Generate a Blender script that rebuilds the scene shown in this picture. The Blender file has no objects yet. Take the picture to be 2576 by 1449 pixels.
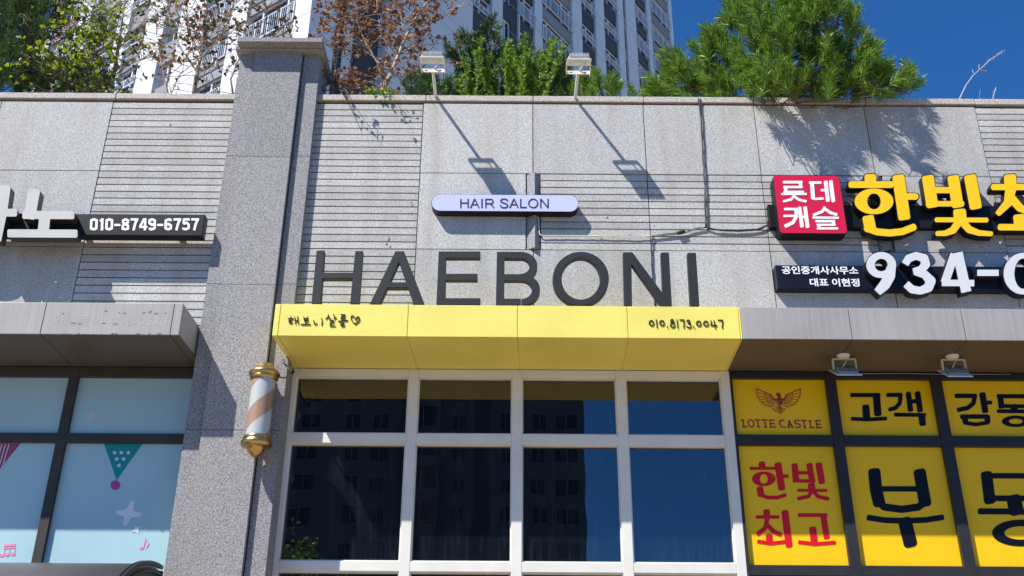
import bpy, math, random
import numpy as np
from mathutils import Matrix, Vector
from mathutils.geometry import delaunay_2d_cdt
R = math.radians
random.seed(7); rng = np.random.default_rng(11)
SC = bpy.context.scene; COL = SC.collection

# ------------------------------------------------------------------ camera
LENS_PX = 4160 / 4000 * 2576            # focal length in units of the 2576-wide view
PITCH = math.atan(4160 / 8400); ROLL = 0.0067
CAM = (0.0, -7.0, 1.6)
cth, sth = math.cos(PITCH), math.sin(PITCH); cr, sr = math.cos(ROLL), math.sin(ROLL)
r0, fw, u0 = Vector((1, 0, 0)), Vector((0, cth, sth)), Vector((0, -sth, cth))
cx, cy, cz = r0 * cr + u0 * sr, u0 * cr - r0 * sr, -fw
cd = bpy.data.cameras.new('camera'); cam = bpy.data.objects.new('camera', cd); COL.objects.link(cam)
cam.matrix_world = Matrix(((cx.x, cy.x, cz.x, CAM[0]), (cx.y, cy.y, cz.y, CAM[1]), (cx.z, cy.z, cz.z, CAM[2]), (0, 0, 0, 1)))
cd.sensor_width = 36; cd.sensor_fit = 'HORIZONTAL'; cd.lens = 36 * 4160 / 4000
cd.clip_start = 0.05; cd.clip_end = 2000
SC.camera = cam

# ------------------------------------------------------------------ light
SUN = Vector((-1.2, -1.0, 2.0)).normalized()          # towards the sun
w = bpy.data.worlds.new('World'); SC.world = w; w.use_nodes = True
nt = w.node_tree; sky = nt.nodes.new('ShaderNodeTexSky'); sky.sky_type = 'NISHITA'; sky.sun_disc = False
sky.sun_elevation = math.asin(SUN.z); sky.sun_rotation = math.atan2(SUN.x, SUN.y)
sky.air_density = 0.6; sky.dust_density = 0.0; sky.ozone_density = 8.0; sky.altitude = 300
bg = nt.nodes['Background']; tn = nt.nodes.new('ShaderNodeMix'); tn.data_type = 'RGBA'; tn.blend_type = 'MULTIPLY'; tn.inputs[0].default_value = 1
tn.inputs[7].default_value = (0.41, 0.97, 1.28, 1)                       # deep, clear autumn blue
nt.links.new(sky.outputs[0], tn.inputs[6]); nt.links.new(tn.outputs[2], bg.inputs[0]); bg.inputs[1].default_value = 0.115
sl = bpy.data.lights.new('sun', 'SUN'); sl.energy = 5.0; sl.angle = R(0.5); sl.color = (1, 0.945, 0.875)
so = bpy.data.objects.new('sun', sl); COL.objects.link(so)
so.rotation_euler = (-SUN).to_track_quat('-Z', 'Y').to_euler(); so.location = (-12, -10, 25)
SC.view_settings.view_transform = 'Standard'; SC.view_settings.look = 'None'
SC.view_settings.exposure = 0.60; SC.view_settings.gamma = 1

# ------------------------------------------------------------------ pixel <-> place
def ray(u, v):
    a = (u - 1288) / LENS_PX; b = (724.5 - v) / LENS_PX
    a, b = a * cr - b * sr, a * sr + b * cr
    return (a, cth - b * sth, sth + b * cth)
def at(u, v, Y=0.0):
    d = ray(u, v); t = (Y - CAM[1]) / d[1]
    return Vector((d[0] * t, Y, CAM[2] + d[2] * t))
def onplane(u, v, P, n):
    d = Vector(ray(u, v)); c = Vector(CAM); t = (Vector(P) - c).dot(n) / d.dot(n)
    return c + d * t
def zoom(x0, y0, k):                     # view units of a detail view: origin in photo pixels, k photo px per unit
    return lambda x, y: ((x0 + x * k) / 1.552795, (y0 + y * k) / 1.552795)

# ------------------------------------------------------------------ materials
MATS = {}
def nodes(m): return m.node_tree.nodes, m.node_tree.links
def mat(name, col, rough=0.6, metal=0.0, spec=0.5, vary=0.0, scale=20, bump=0.0, bscale=60, rnd=0.0, coat=0.0):
    if name in MATS: return MATS[name]
    m = bpy.data.materials.new(name); m.use_nodes = True; MATS[name] = m
    N, L = nodes(m); p = N['Principled BSDF']
    p.inputs['Base Color'].default_value = (*col, 1); p.inputs['Roughness'].default_value = rough
    p.inputs['Metallic'].default_value = metal; p.inputs['Specular IOR Level'].default_value = spec
    if coat: p.inputs['Coat Weight'].default_value = coat; p.inputs['Coat Roughness'].default_value = 0.05
    tc = N.new('ShaderNodeTexCoord')
    if vary or rnd:
        hs = N.new('ShaderNodeHueSaturation'); hs.inputs['Color'].default_value = (*col, 1); src = None
        if vary:
            nz = N.new('ShaderNodeTexNoise'); nz.inputs['Scale'].default_value = scale; nz.inputs['Detail'].default_value = 5
            L.new(tc.outputs['Object'], nz.inputs['Vector'])
            mr = N.new('ShaderNodeMapRange'); mr.inputs[1].default_value = 0.25; mr.inputs[2].default_value = 0.75
            mr.inputs[3].default_value = 1 - vary; mr.inputs[4].default_value = 1 + vary
            L.new(nz.outputs['Fac'], mr.inputs[0]); src = mr.outputs[0]
        if rnd:
            g = N.new('ShaderNodeNewGeometry'); mr2 = N.new('ShaderNodeMapRange')
            mr2.inputs[3].default_value = 1 - rnd; mr2.inputs[4].default_value = 1 + rnd
            L.new(g.outputs['Random Per Island'], mr2.inputs[0])
            if src:
                mu = N.new('ShaderNodeMath'); mu.operation = 'MULTIPLY'; L.new(src, mu.inputs[0]); L.new(mr2.outputs[0], mu.inputs[1]); src = mu.outputs[0]
            else: src = mr2.outputs[0]
        L.new(src, hs.inputs['Value']); L.new(hs.outputs[0], p.inputs['Base Color'])
    if bump:
        nb = N.new('ShaderNodeTexNoise'); nb.inputs['Scale'].default_value = bscale; nb.inputs['Detail'].default_value = 3
        L.new(tc.outputs['Object'], nb.inputs['Vector'])
        b = N.new('ShaderNodeBump'); b.inputs['Strength'].default_value = bump; b.inputs['Distance'].default_value = 0.01
        L.new(nb.outputs['Fac'], b.inputs['Height']); L.new(b.outputs[0], p.inputs['Normal'])
    return m
def granite(name, dark, mid, light, scale, stain=0.10, rnd=0.05, tint=(0.32, 0.28, 0.22)):
    m = bpy.data.materials.new(name); m.use_nodes = True; MATS[name] = m
    N, L = nodes(m); p = N['Principled BSDF']; p.inputs['Roughness'].default_value = 0.75; p.inputs['Specular IOR Level'].default_value = 0.25
    tc = N.new('ShaderNodeTexCoord')
    a = N.new('ShaderNodeTexNoise'); a.inputs['Scale'].default_value = scale; a.inputs['Detail'].default_value = 3; a.inputs['Roughness'].default_value = 0.7
    mo = N.new('ShaderNodeMapping'); mo.inputs['Location'].default_value = (.31, .3733, .17); mo.inputs['Rotation'].default_value = (.4, .3, .5); L.new(tc.outputs['Object'], mo.inputs['Vector']); L.new(mo.outputs[0], a.inputs['Vector'])
    cr_ = N.new('ShaderNodeValToRGB'); e = cr_.color_ramp.elements
    e[0].position = 0.33; e[0].color = (*dark, 1); e[1].position = 0.68; e[1].color = (*light, 1)
    x = e.new(0.5); x.color = (*mid, 1); L.new(a.outputs['Fac'], cr_.inputs['Fac'])
    # weather stains: broad patches and vertical runs
    mp = N.new('ShaderNodeMapping'); mp.inputs['Scale'].default_value = (7, 7, 0.7); L.new(tc.outputs['Object'], mp.inputs['Vector'])
    s = N.new('ShaderNodeTexNoise'); s.inputs['Scale'].default_value = 1.0; s.inputs['Detail'].default_value = 6
    L.new(mp.outputs[0], s.inputs['Vector'])
    mr = N.new('ShaderNodeMapRange'); mr.inputs[1].default_value = 0.45; mr.inputs[2].default_value = 0.8; mr.inputs[3].default_value = 0; mr.inputs[4].default_value = stain * 3
    L.new(s.outputs['Fac'], mr.inputs[0])
    mx = N.new('ShaderNodeMix'); mx.data_type = 'RGBA'; L.new(mr.outputs[0], mx.inputs[0]); L.new(cr_.outputs[0], mx.inputs[6]); mx.inputs[7].default_value = (*tint, 1)
    g = N.new('ShaderNodeNewGeometry'); m2 = N.new('ShaderNodeMapRange'); m2.inputs[3].default_value = 1 - rnd; m2.inputs[4].default_value = 1 + rnd
    L.new(g.outputs['Random Per Island'], m2.inputs[0])
    hs = N.new('ShaderNodeHueSaturation'); L.new(m2.outputs[0], hs.inputs['Value']); L.new(mx.outputs[2], hs.inputs['Color'])
    L.new(hs.outputs[0], p.inputs['Base Color'])
    b = N.new('ShaderNodeBump'); b.inputs['Strength'].default_value = 0.35; b.inputs['Distance'].default_value = 0.004
    L.new(a.outputs['Fac'], b.inputs['Height']); L.new(b.outputs[0], p.inputs['Normal'])
    return m
def brushed(name, col, rough=0.45):
    m = bpy.data.materials.new(name); m.use_nodes = True; MATS[name] = m
    N, L = nodes(m); p = N['Principled BSDF']; p.inputs['Roughness'].default_value = rough; p.inputs['Metallic'].default_value = 0.06
    tc = N.new('ShaderNodeTexCoord'); mp = N.new('ShaderNodeMapping'); mp.inputs['Scale'].default_value = (70, 9, 2.2)
    L.new(tc.outputs['Object'], mp.inputs['Vector'])
    a = N.new('ShaderNodeTexNoise'); a.inputs['Scale'].default_value = 1; a.inputs['Detail'].default_value = 4; L.new(mp.outputs[0], a.inputs['Vector'])
    b2 = N.new('ShaderNodeTexNoise'); b2.inputs['Scale'].default_value = 2.2; b2.inputs['Detail'].default_value = 3; L.new(tc.outputs['Object'], b2.inputs['Vector'])
    ad = N.new('ShaderNodeMath'); ad.operation = 'ADD'; L.new(a.outputs['Fac'], ad.inputs[0]); L.new(b2.outputs['Fac'], ad.inputs[1])
    mr = N.new('ShaderNodeMapRange'); mr.inputs[1].default_value = 0.7; mr.inputs[2].default_value = 1.35; mr.inputs[3].default_value = 0.86; mr.inputs[4].default_value = 1.13
    L.new(ad.outputs[0], mr.inputs[0])
    hs = N.new('ShaderNodeHueSaturation'); hs.inputs['Color'].default_value = (*col, 1); L.new(mr.outputs[0], hs.inputs['Value'])
    L.new(hs.outputs[0], p.inputs['Base Color']); return m
def leafmat(name, c1, c2, trans=0.35, rough=0.45):
    m = bpy.data.materials.new(name); m.use_nodes = True; MATS[name] = m
    N, L = nodes(m); p = N['Principled BSDF']; out = N['Material Output']
    p.inputs['Roughness'].default_value = rough; p.inputs['Specular IOR Level'].default_value = 0.4
    g = N.new('ShaderNodeNewGeometry'); mx = N.new('ShaderNodeMix'); mx.data_type = 'RGBA'
    mx.inputs[6].default_value = (*c1, 1); mx.inputs[7].default_value = (*c2, 1)
    L.new(g.outputs['Random Per Island'], mx.inputs[0]); L.new(mx.outputs[2], p.inputs['Base Color'])
    t = N.new('ShaderNodeBsdfTranslucent'); L.new(mx.outputs[2], t.inputs[0])
    ms = N.new('ShaderNodeMixShader'); ms.inputs[0].default_value = trans
    L.new(p.outputs[0], ms.inputs[1]); L.new(t.outputs[0], ms.inputs[2]); L.new(ms.outputs[0], out.inputs[0]); return m
def mirrorglass(name, refl=0.125, tint=(0.95, 0.97, 1.0), body=(0.004, 0.006, 0.009), wave=0.0014, dirt=0.5):
    m = bpy.data.materials.new(name); m.use_nodes = True; MATS[name] = m
    N, L = nodes(m); out = N['Material Output']; p = N['Principled BSDF']
    tc = N.new('ShaderNodeTexCoord')
    nz = N.new('ShaderNodeTexNoise'); nz.inputs['Scale'].default_value = 1.6; nz.inputs['Detail'].default_value = 1; L.new(tc.outputs['Object'], nz.inputs['Vector'])
    b = N.new('ShaderNodeBump'); b.inputs['Strength'].default_value = 1.0; b.inputs['Distance'].default_value = wave; L.new(nz.outputs['Fac'], b.inputs['Height'])
    gl = N.new('ShaderNodeBsdfGlossy'); gl.inputs['Roughness'].default_value = 0.0; gl.inputs['Color'].default_value = (*tint, 1); L.new(b.outputs[0], gl.inputs['Normal'])
    # dust and dried drips on the outside of the pane
    mp = N.new('ShaderNodeMapping'); mp.inputs['Scale'].default_value = (30, 30, 3); L.new(tc.outputs['Object'], mp.inputs['Vector'])
    d = N.new('ShaderNodeTexNoise'); d.inputs['Scale'].default_value = 1.0; d.inputs['Detail'].default_value = 8; L.new(mp.outputs[0], d.inputs['Vector'])
    mr = N.new('ShaderNodeMapRange'); mr.inputs[1].default_value = 0.5; mr.inputs[2].default_value = 0.85; mr.inputs[3].default_value = 0.0; mr.inputs[4].default_value = 0.05 * dirt
    L.new(d.outputs['Fac'], mr.inputs[0])
    mx = N.new('ShaderNodeMix'); mx.data_type = 'RGBA'; mx.inputs[6].default_value = (*body, 1); mx.inputs[7].default_value = (0.6, 0.62, 0.62, 1)
    L.new(mr.outputs[0], mx.inputs[0]); L.new(mx.outputs[2], p.inputs['Base Color']); p.inputs['Roughness'].default_value = 0.6; p.inputs['Specular IOR Level'].default_value = 0.0
    ms = N.new('ShaderNodeMixShader'); ms.inputs[0].default_value = refl
    L.new(p.outputs[0], ms.inputs[1]); L.new(gl.outputs[0], ms.inputs[2]); L.new(ms.outputs[0], out.inputs[0]); return m

STONE = granite('wall_granite', (0.24, 0.235, 0.22), (0.48, 0.475, 0.455), (0.68, 0.675, 0.65), 125, stain=0.20, rnd=0.11)
STONE_P = granite('pillar_granite', (0.095, 0.094, 0.095), (0.27, 0.268, 0.27), (0.50, 0.497, 0.50), 125, stain=0.10, rnd=0.09)
STONE_C = granite('coping_granite', (0.30, 0.27, 0.24), (0.52, 0.48, 0.43), (0.66, 0.62, 0.57), 85)
JOINT = mat('joint_mortar', (0.10, 0.075, 0.055), 0.9, vary=0.3, scale=8)
YEL = mat('yellow_paint', (0.82, 0.715, 0.15), 0.45, bump=0.16, bscale=14, vary=0.08, scale=2.2)
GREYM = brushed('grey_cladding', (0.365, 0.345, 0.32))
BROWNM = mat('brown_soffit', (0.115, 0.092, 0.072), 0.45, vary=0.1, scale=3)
WHITEF = mat('white_frame_paint', (0.71, 0.70, 0.63), 0.45, vary=0.07, scale=6, bump=0.05, bscale=30)
DARKF = mat('dark_frame', (0.028, 0.028, 0.028), 0.45, spec=0.25, vary=0.15, scale=8)
BROWNF = mat('bronze_frame', (0.055, 0.048, 0.042), 0.5, spec=0.25, vary=0.15, scale=8)
BLACK = mat('sign_black', (0.010, 0.010, 0.012), 0.42, spec=0.25, vary=0.3, scale=5)
CHAR = mat('charcoal_letter', (0.026, 0.028, 0.033), 0.55, spec=0.25, vary=0.1, scale=4)
LILAC = mat('lilac_acrylic', (0.56, 0.575, 0.87), 0.3)
SIGNYEL = mat('yellow_acrylic', (0.90, 0.55, 0.004), 0.3)
SIGNWHITE = mat('white_acrylic', (0.62, 0.64, 0.64), 0.3, vary=0.04, scale=4)
SIGNGREY = mat('weathered_acrylic', (0.52, 0.52, 0.48), 0.35, vary=0.08, scale=5)
PRINTWHITE = mat('white_print', (0.85, 0.86, 0.87), 0.5)
RED = mat('red_acrylic', (0.62, 0.012, 0.05), 0.3)
FILMY = mat('yellow_film', (0.88, 0.545, 0.008), 0.30, vary=0.07, scale=2.5, spec=0.18, bump=0.06, bscale=6)
INK = mat('navy_ink', (0.006, 0.007, 0.012), 0.4, spec=0.15)
REDINK = mat('red_ink', (0.62, 0.010, 0.018), 0.4, spec=0.2)
DEEPRED = mat('maroon_ink', (0.30, 0.008, 0.015), 0.4)
FILMB = mat('blue_film', (0.40, 0.60, 0.63), 0.25, vary=0.06, scale=2.0, spec=0.22, bump=0.05, bscale=5)
GOLD = mat('polished_brass', (0.52, 0.35, 0.14), 0.30, metal=1.0, vary=0.1, scale=12)
LAMPW = mat('lamp_white', (0.72, 0.72, 0.68), 0.4, vary=0.1, scale=15)
LAMPG = mat('lamp_grey', (0.27, 0.30, 0.28), 0.45)
LAMPGL = mat('lamp_glass', (0.55, 0.56, 0.53), 0.15)
CABLE = mat('cable_black', (0.02, 0.02, 0.022), 0.5)
CABLEG = mat('cable_grey', (0.25, 0.25, 0.25), 0.5)
MIRROR = mirrorglass('tinted_mirror_glass')
TEAL = mat('teal_print', (0.005, 0.28, 0.27), 0.3); PINK = mat('pink_print', (0.80, 0.25, 0.42), 0.4); MAROON = mat('plum_print', (0.30, 0.05, 0.12), 0.4)
MAG = mat('magenta_print', (0.45, 0.06, 0.25), 0.4); PALE = mat('pale_print', (0.78, 0.78, 0.80), 0.4)
BARK = mat('bark', (0.10, 0.07, 0.05), 0.85, vary=0.3, scale=20)
BIRCHB = mat('birch_bark', (0.42, 0.33, 0.25), 0.8, vary=0.35, scale=25)
TWIGG = mat('dry_stem', (0.42, 0.39, 0.38), 0.8, vary=0.2, scale=20)
NEEDLE = leafmat('pine_needles', (0.05, 0.15, 0.012), (0.30, 0.47, 0.065), 0.38, 0.35)
NEEDLED = leafmat('dark_pine_needles', (0.035, 0.09, 0.022), (0.10, 0.18, 0.045), 0.28, 0.4)
LEAFY = leafmat('birch_leaves', (0.15, 0.27, 0.015), (0.46, 0.50, 0.02), 0.5)
LEAFD = leafmat('dark_leaves', (0.03, 0.06, 0.015), (0.09, 0.13, 0.03), 0.3)
LEAFB = leafmat('dry_leaves', (0.15, 0.06, 0.022), (0.42, 0.21, 0.09), 0.25, 0.6)
LEAFG = leafmat('shrub_leaves', (0.085, 0.20, 0.015), (0.27, 0.39, 0.045), 0.45)

# ------------------------------------------------------------------ mesh helpers
class MB:
    def __init__(self): self.v = []; self.f = []; self.m = []
    def add(self, vs, fs, mi=0):
        b = len(self.v); self.v += [tuple(x) for x in vs]
        for f in fs: self.f.append(tuple(i + b for i in f)); self.m.append(mi)
    def box(self, x0, x1, y0, y1, z0, z1, mi=0):
        self.add([(x0, y0, z0), (x1, y0, z0), (x1, y1, z0), (x0, y1, z0), (x0, y0, z1), (x1, y0, z1), (x1, y1, z1), (x0, y1, z1)],
                 [(0, 3, 2, 1), (4, 5, 6, 7), (0, 1, 5, 4), (1, 2, 6, 5), (2, 3, 7, 6), (3, 0, 4, 7)], mi)
    def hexa(self, p, mi=0):             # 8 points: bottom ring then top ring, each counter-clockwise from above
        self.add(p, [(0, 3, 2, 1), (4, 5, 6, 7), (0, 1, 5, 4), (1, 2, 6, 5), (2, 3, 7, 6), (3, 0, 4, 7)], mi)
    def obox(self, O, du, dn, s0, s1, n0, n1, z0, z1, mi=0):   # box on an oblique facade (du along, dn outwards)
        P = lambda s, n, z: (O[0] + du[0] * s + dn[0] * n, O[1] + du[1] * s + dn[1] * n, z)
        self.hexa([P(s0, n1, z0), P(s1, n1, z0), P(s1, n0, z0), P(s0, n0, z0), P(s0, n1, z1), P(s1, n1, z1), P(s1, n0, z1), P(s0, n0, z1)], mi)
    def tube(self, pts, rad, n=6, mi=0, cap=True):
        pts = [Vector(p) for p in pts]; k = len(pts)
        rs = rad if isinstance(rad, (list, tuple)) else [rad] * k
        b = len(self.v); ref = None
        for i, p in enumerate(pts):
            t = (pts[min(i + 1, k - 1)] - pts[max(i - 1, 0)])
            t = t.normalized() if t.length > 1e-9 else Vector((0, 0, 1))
            if ref is None: ref = t.orthogonal().normalized()
            ref = (ref - t * ref.dot(t)); ref = ref.normalized() if ref.length > 1e-6 else t.orthogonal().normalized()
            q = t.cross(ref)
            for j in range(n):
                a = 2 * math.pi * j / n; self.v.append(tuple(p + (ref * math.cos(a) + q * math.sin(a)) * rs[i]))
        for i in range(k - 1):
            for j in range(n):
                j2 = (j + 1) % n; self.f.append((b + i * n + j, b + i * n + j2, b + (i + 1) * n + j2, b + (i + 1) * n + j)); self.m.append(mi)
        if cap:
            self.f.append(tuple(b + j for j in range(n))[::-1]); self.m.append(mi)
            self.f.append(tuple(b + (k - 1) * n + j for j in range(n))); self.m.append(mi)
    def lathe(self, c, prof, n=32, mi=0, ax=Vector((0, 0, 1))):   # prof: (radius, height)
        ax = ax.normalized(); e1 = ax.orthogonal().normalized(); e2 = ax.cross(e1); b = len(self.v); c = Vector(c)
        for r_, h in prof:
            for j in range(n):
                a = 2 * math.pi * j / n; self.v.append(tuple(c + ax * h + (e1 * math.cos(a) + e2 * math.sin(a)) * r_))
        for i in range(len(prof) - 1):
            for j in range(n):
                j2 = (j + 1) % n; self.f.append((b + i * n + j, b + i * n + j2, b + (i + 1) * n + j2, b + (i + 1) * n + j)); self.m.append(mi)
    def poly(self, pts, mi=0): self.add(pts, [tuple(range(len(pts)))], mi)
    def build(self, name, mats, parent=None, smooth=False):
        me = bpy.data.meshes.new(name); me.from_pydata(self.v, [], self.f)
        mats = mats if isinstance(mats, (list, tuple)) else [mats]
        for m in mats: me.materials.append(m)
        if len(mats) > 1: me.polygons.foreach_set('material_index', self.m)
        if smooth: me.polygons.foreach_set('use_smooth', [True] * len(self.f))
        me.update(); return link(name, me, parent)
def link(name, me, parent=None):
    o = bpy.data.objects.new(name, me); COL.objects.link(o)
    if parent is not None:
        o.parent = parent
        if parent.parent is None: o.matrix_parent_inverse = Matrix.Translation(-parent.location)
    return o
def tag(o, label=None, cat=None, group=None, kind=None):
    if label: o['label'] = label
    if cat: o['category'] = cat
    if group: o['group'] = group
    if kind: o['kind'] = kind
    return o
def thing(name, label, cat, loc=(0, 0, 0), group=None):
    o = bpy.data.objects.new(name, None); o.empty_display_size = 0.1; COL.objects.link(o); o.location = loc
    return tag(o, label, cat, group)
def bevel(o, wd=0.004, seg=2):
    b = o.modifiers.new('bevel', 'BEVEL'); b.width = wd; b.segments = seg; b.limit_method = 'ANGLE'; b.angle_limit = R(40); return o
def copy_tree(o, parent=None):
    c = o.copy(); COL.objects.link(c)
    if parent is not None: c.parent = parent
    for ch in list(o.children): copy_tree(ch, c)
    return c

# ------------------------------------------------------------------ lettering: strokes -> clean extruded shapes
GROW = 0.0
def disc(c, rx, ry=None, n=20, a0=0, a1=2 * math.pi):
    ry = rx if ry is None else ry
    return [(c[0] + rx * math.cos(a0 + (a1 - a0) * i / n), c[1] + ry * math.sin(a0 + (a1 - a0) * i / n)) for i in range(n if abs(a1 - a0) > 6.28 else n + 1)]
def ring(cx_, cy_, rx, ry, ix, iy, a0=0, a1=360, n=36):
    out = []; a0, a1 = R(a0), R(a1); g2 = GROW / 2; rx += g2; ry += g2; ix -= g2; iy -= g2
    for i in range(n):
        p, q = a0 + (a1 - a0) * i / n, a0 + (a1 - a0) * (i + 1) / n
        out.append([(cx_ + ix * math.cos(p), cy_ + iy * math.sin(p)), (cx_ + rx * math.cos(p), cy_ + ry * math.sin(p)),
                    (cx_ + rx * math.cos(q), cy_ + ry * math.sin(q)), (cx_ + ix * math.cos(q), cy_ + iy * math.sin(q))])
    return out
def stroke(pts, wd, cap=0.28):           # cap: corner rounding as a share of the width (0.5 = round)
    out = []; n = len(pts); ws = wd if isinstance(wd, (list, tuple)) else [wd] * n
    if GROW:
        ws = [w_ + GROW for w_ in ws]; pts = list(pts)
        def ext(p, q): d = max(1e-6, math.hypot(p[0] - q[0], p[1] - q[1])); return (p[0] + (p[0] - q[0]) / d * GROW / 2, p[1] + (p[1] - q[1]) / d * GROW / 2)
        pts[0] = ext(pts[0], pts[1]); pts[-1] = ext(pts[-1], pts[-2])
    for i in range(n - 1):
        (x0, y0), (x1, y1) = pts[i], pts[i + 1]; d = math.hypot(x1 - x0, y1 - y0)
        if d < 1e-9: continue
        ux, uy = (x1 - x0) / d, (y1 - y0) / d; nx, ny = -uy, ux; h0, h1 = ws[i] / 2, ws[i + 1] / 2
        e0 = cap * ws[i] if i == 0 else 0; e1 = cap * ws[i + 1] if i == n - 2 else 0
        pl = []
        def end(x, y, h, e, sx):
            if e <= 0: return [(x + nx * h * -sx, y + ny * h * -sx), (x + nx * h * sx, y + ny * h * sx)]
            res = []                     # rounded corners
            for sgn in (-sx, sx):
                arc = []
                for k in range(5):
                    a = math.pi / 2 * k / 4; lat, lon = h - e + e * math.cos(a), e * math.sin(a)
                    arc.append((x + nx * lat * sgn + ux * lon * sx, y + ny * lat * sgn + uy * lon * sx))
                res += arc if sgn == -sx else arc[::-1]
            return res
        pl += end(x0, y0, h0, e0, -1); pl += end(x1, y1, h1, e1, 1)
        out.append(pl)
        if i < n - 2: out.append(disc((x1, y1), h1, n=14))
    return out
def shape(polys, depth_back, Y, zf=None, name='letter', mats=None, parent=None, into=None, plane=None):
    """Union of 2D polygons (given in view units if zf is set) laid on the plane y=Y, extruded back by depth_back."""
    pts = []; faces = []
    for pl in polys:
        ids = []
        for (x, y) in pl:
            if zf: p = at(*zf(x, y), Y); q = (p.x, p.z)
            else: q = (x, y)
            ids.append(len(pts)); pts.append(Vector(q))
        ar = sum(pts[ids[i]].x * pts[ids[(i + 1) % len(ids)]].y - pts[ids[(i + 1) % len(ids)]].x * pts[ids[i]].y for i in range(len(ids)))
        faces.append(ids if ar > 0 else ids[::-1])
    vo, eo, fo, ov, oe, of = delaunay_2d_cdt(pts, [], faces, 0, 1e-5)
    keep = [f for f, src in zip(fo, of) if src]
    mb = into or MB(); b = len(mb.v); n = len(vo)
    P = plane or (lambda x, z, y: (x, y, z))
    mb.v += [P(p.x, p.y, Y) for p in vo] + [P(p.x, p.y, Y + depth_back) for p in vo]
    ec = {}
    for f in keep:
        mb.f.append(tuple(b + i for i in f)); mb.m.append(0)
        for i in range(len(f)):
            e = (f[i], f[(i + 1) % len(f)]); ec[e] = 1
    for (i, j) in ec:
        if (j, i) not in ec: mb.f.append((b + j, b + i, b + n + i, b + n + j)); mb.m.append(1)
    if into is not None: return mb
    return mb.build(name, mats, parent)
def text_mesh(body, x0, x1, z0, z1, Y, depth, bold=0.0, shear=0.0, lx=None):
    c = bpy.data.curves.new('text', 'FONT'); c.body = body; c.offset = bold; c.shear = shear; c.resolution_u = 6
    o = bpy.data.objects.new('text', c); COL.objects.link(o); bpy.context.view_layer.update()
    me = bpy.data.meshes.new_from_object(o.evaluated_get(bpy.context.evaluated_depsgraph_get()))
    bpy.data.objects.remove(o); bpy.data.curves.remove(c)
    vs = np.array([v.co[:2] for v in me.vertices]); lo, hi = vs.min(0), vs.max(0)
    fs = [tuple(p.vertices) for p in me.polygons]; bpy.data.meshes.remove(me)
    q = (vs - lo) / (hi - lo); n = len(q); mb = MB()
    X = x0 + q[:, 0] * (x1 - x0); Z = z0 + q[:, 1] * (z1 - z0)
    mb.v = [(X[i], Y, Z[i]) for i in range(n)] + [(X[i], Y + depth, Z[i]) for i in range(n)]
    ec = set()
    for f in fs:
        a = sum(q[f[i], 0] * q[f[(i + 1) % len(f)], 1] - q[f[(i + 1) % len(f)], 0] * q[f[i], 1] for i in range(len(f)))
        f = f if a > 0 else f[::-1]
        mb.f.append(f); mb.m.append(0)
        for i in range(len(f)): ec.add((f[i], f[(i + 1) % len(f)]))
    for (i, j) in ec:
        if (j, i) not in ec: mb.f.append((j, i, n + i, n + j)); mb.m.append(0)
    return mb
def box2(zf, xa, ya, xb, yb, Y):         # world x0,x1,z0,z1 of a view rectangle on plane Y
    p, q = at(*zf(xa, yb), Y), at(*zf(xb, ya), Y)
    return p.x, q.x, p.z, q.z

# ================================================================== ground
g = MB(); g.poly([(-300, -300, 0), (300, -300, 0), (300, 300, 0), (-300, 300, 0)])
tag(g.build('pavement', mat('pavement_concrete', (0.34, 0.255, 0.16), 0.9, vary=0.2, scale=0.8)), kind='structure')

rd = MB(); rd.poly([(-300, -62, .004), (300, -62, .004), (300, -9.5, .004), (-300, -9.5, .004)])
tag(rd.build('road', mat('asphalt', (0.05, 0.05, 0.052), 0.9, vary=0.25, scale=1.5)), kind='structure')
# ================================================================== stone building
bld = thing('stone_building', 'low granite-clad shop building with grooved stone panels and a capped pillar', 'building')
JX = [-4.97, -4.09, -3.205]; G = 0.0035
ZR = [4.56, 4.715, 5.387, 6.057, 6.708]
wl = MB()
def panel(x0, x1, z0, z1): wl.box(x0 + G, x1 - G, 0, 0.05, z0 + G, z1 - G, 0)
def slats(x0, x1, z0, z1, n):
    h = (z1 - z0) / n
    for i in range(n):
        wl.box(x0 + G, x1 - G, 0.003, 0.05, z0 + i * h + 0.005, z0 + (i + 1) * h - 0.005, 0)
wl.box(-9.0, 9.0, 0.016, 0.30, 4.545, 6.715, 1)                     # backing behind the open joints
XL = -2.20; XR = -1.60
for (a, b) in ((-6.75, -5.87), (-5.87, -4.99), (-4.99, -4.10), (-4.10, -3.205)):
    for i in (0, 2, 3): panel(a, b, (4.56 if i == 0 else ZR[i]), (5.387 if i == 0 else ZR[i + 1]))
for i, n in ((0, 13), (2, 11), (3, 11)):
    slats(-3.205, XL, (4.56 if i == 0 else ZR[i]), (5.387 if i == 0 else ZR[i + 1]), n)
    slats(XR, -0.72, (4.56 if i == 0 else ZR[i]), (5.387 if i == 0 else ZR[i + 1]), n)
PX = [-0.72, 0.157, 1.04, 1.926, 2.81, 3.70]
for a, b in zip(PX[:-1], PX[1:]):
    panel(a, b, 6.057, 6.715); panel(a, b, 4.56, 5.387)
panel(3.70, 4.6, 4.56, 5.387); panel(4.6, 5.5, 4.56, 5.387); panel(5.5, 6.4, 4.56, 5.387)
panel(-0.72, 0.103, 5.387, 6.057)
slats(0.212, 1.04, 5.387, 6.057, 11); slats(1.04, 1.926, 5.387, 6.057, 11); slats(1.926, 2.745, 5.387, 6.057, 11)
panel(2.86, 3.70, 5.387, 6.057)
for i in (2, 3): slats(3.70, 4.6, ZR[i], ZR[i + 1], 11); slats(4.6, 5.5, ZR[i], ZR[i + 1], 11); slats(5.5, 6.4, ZR[i], ZR[i + 1], 11)
wl.build('wall', [STONE, JOINT], bld)
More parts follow.
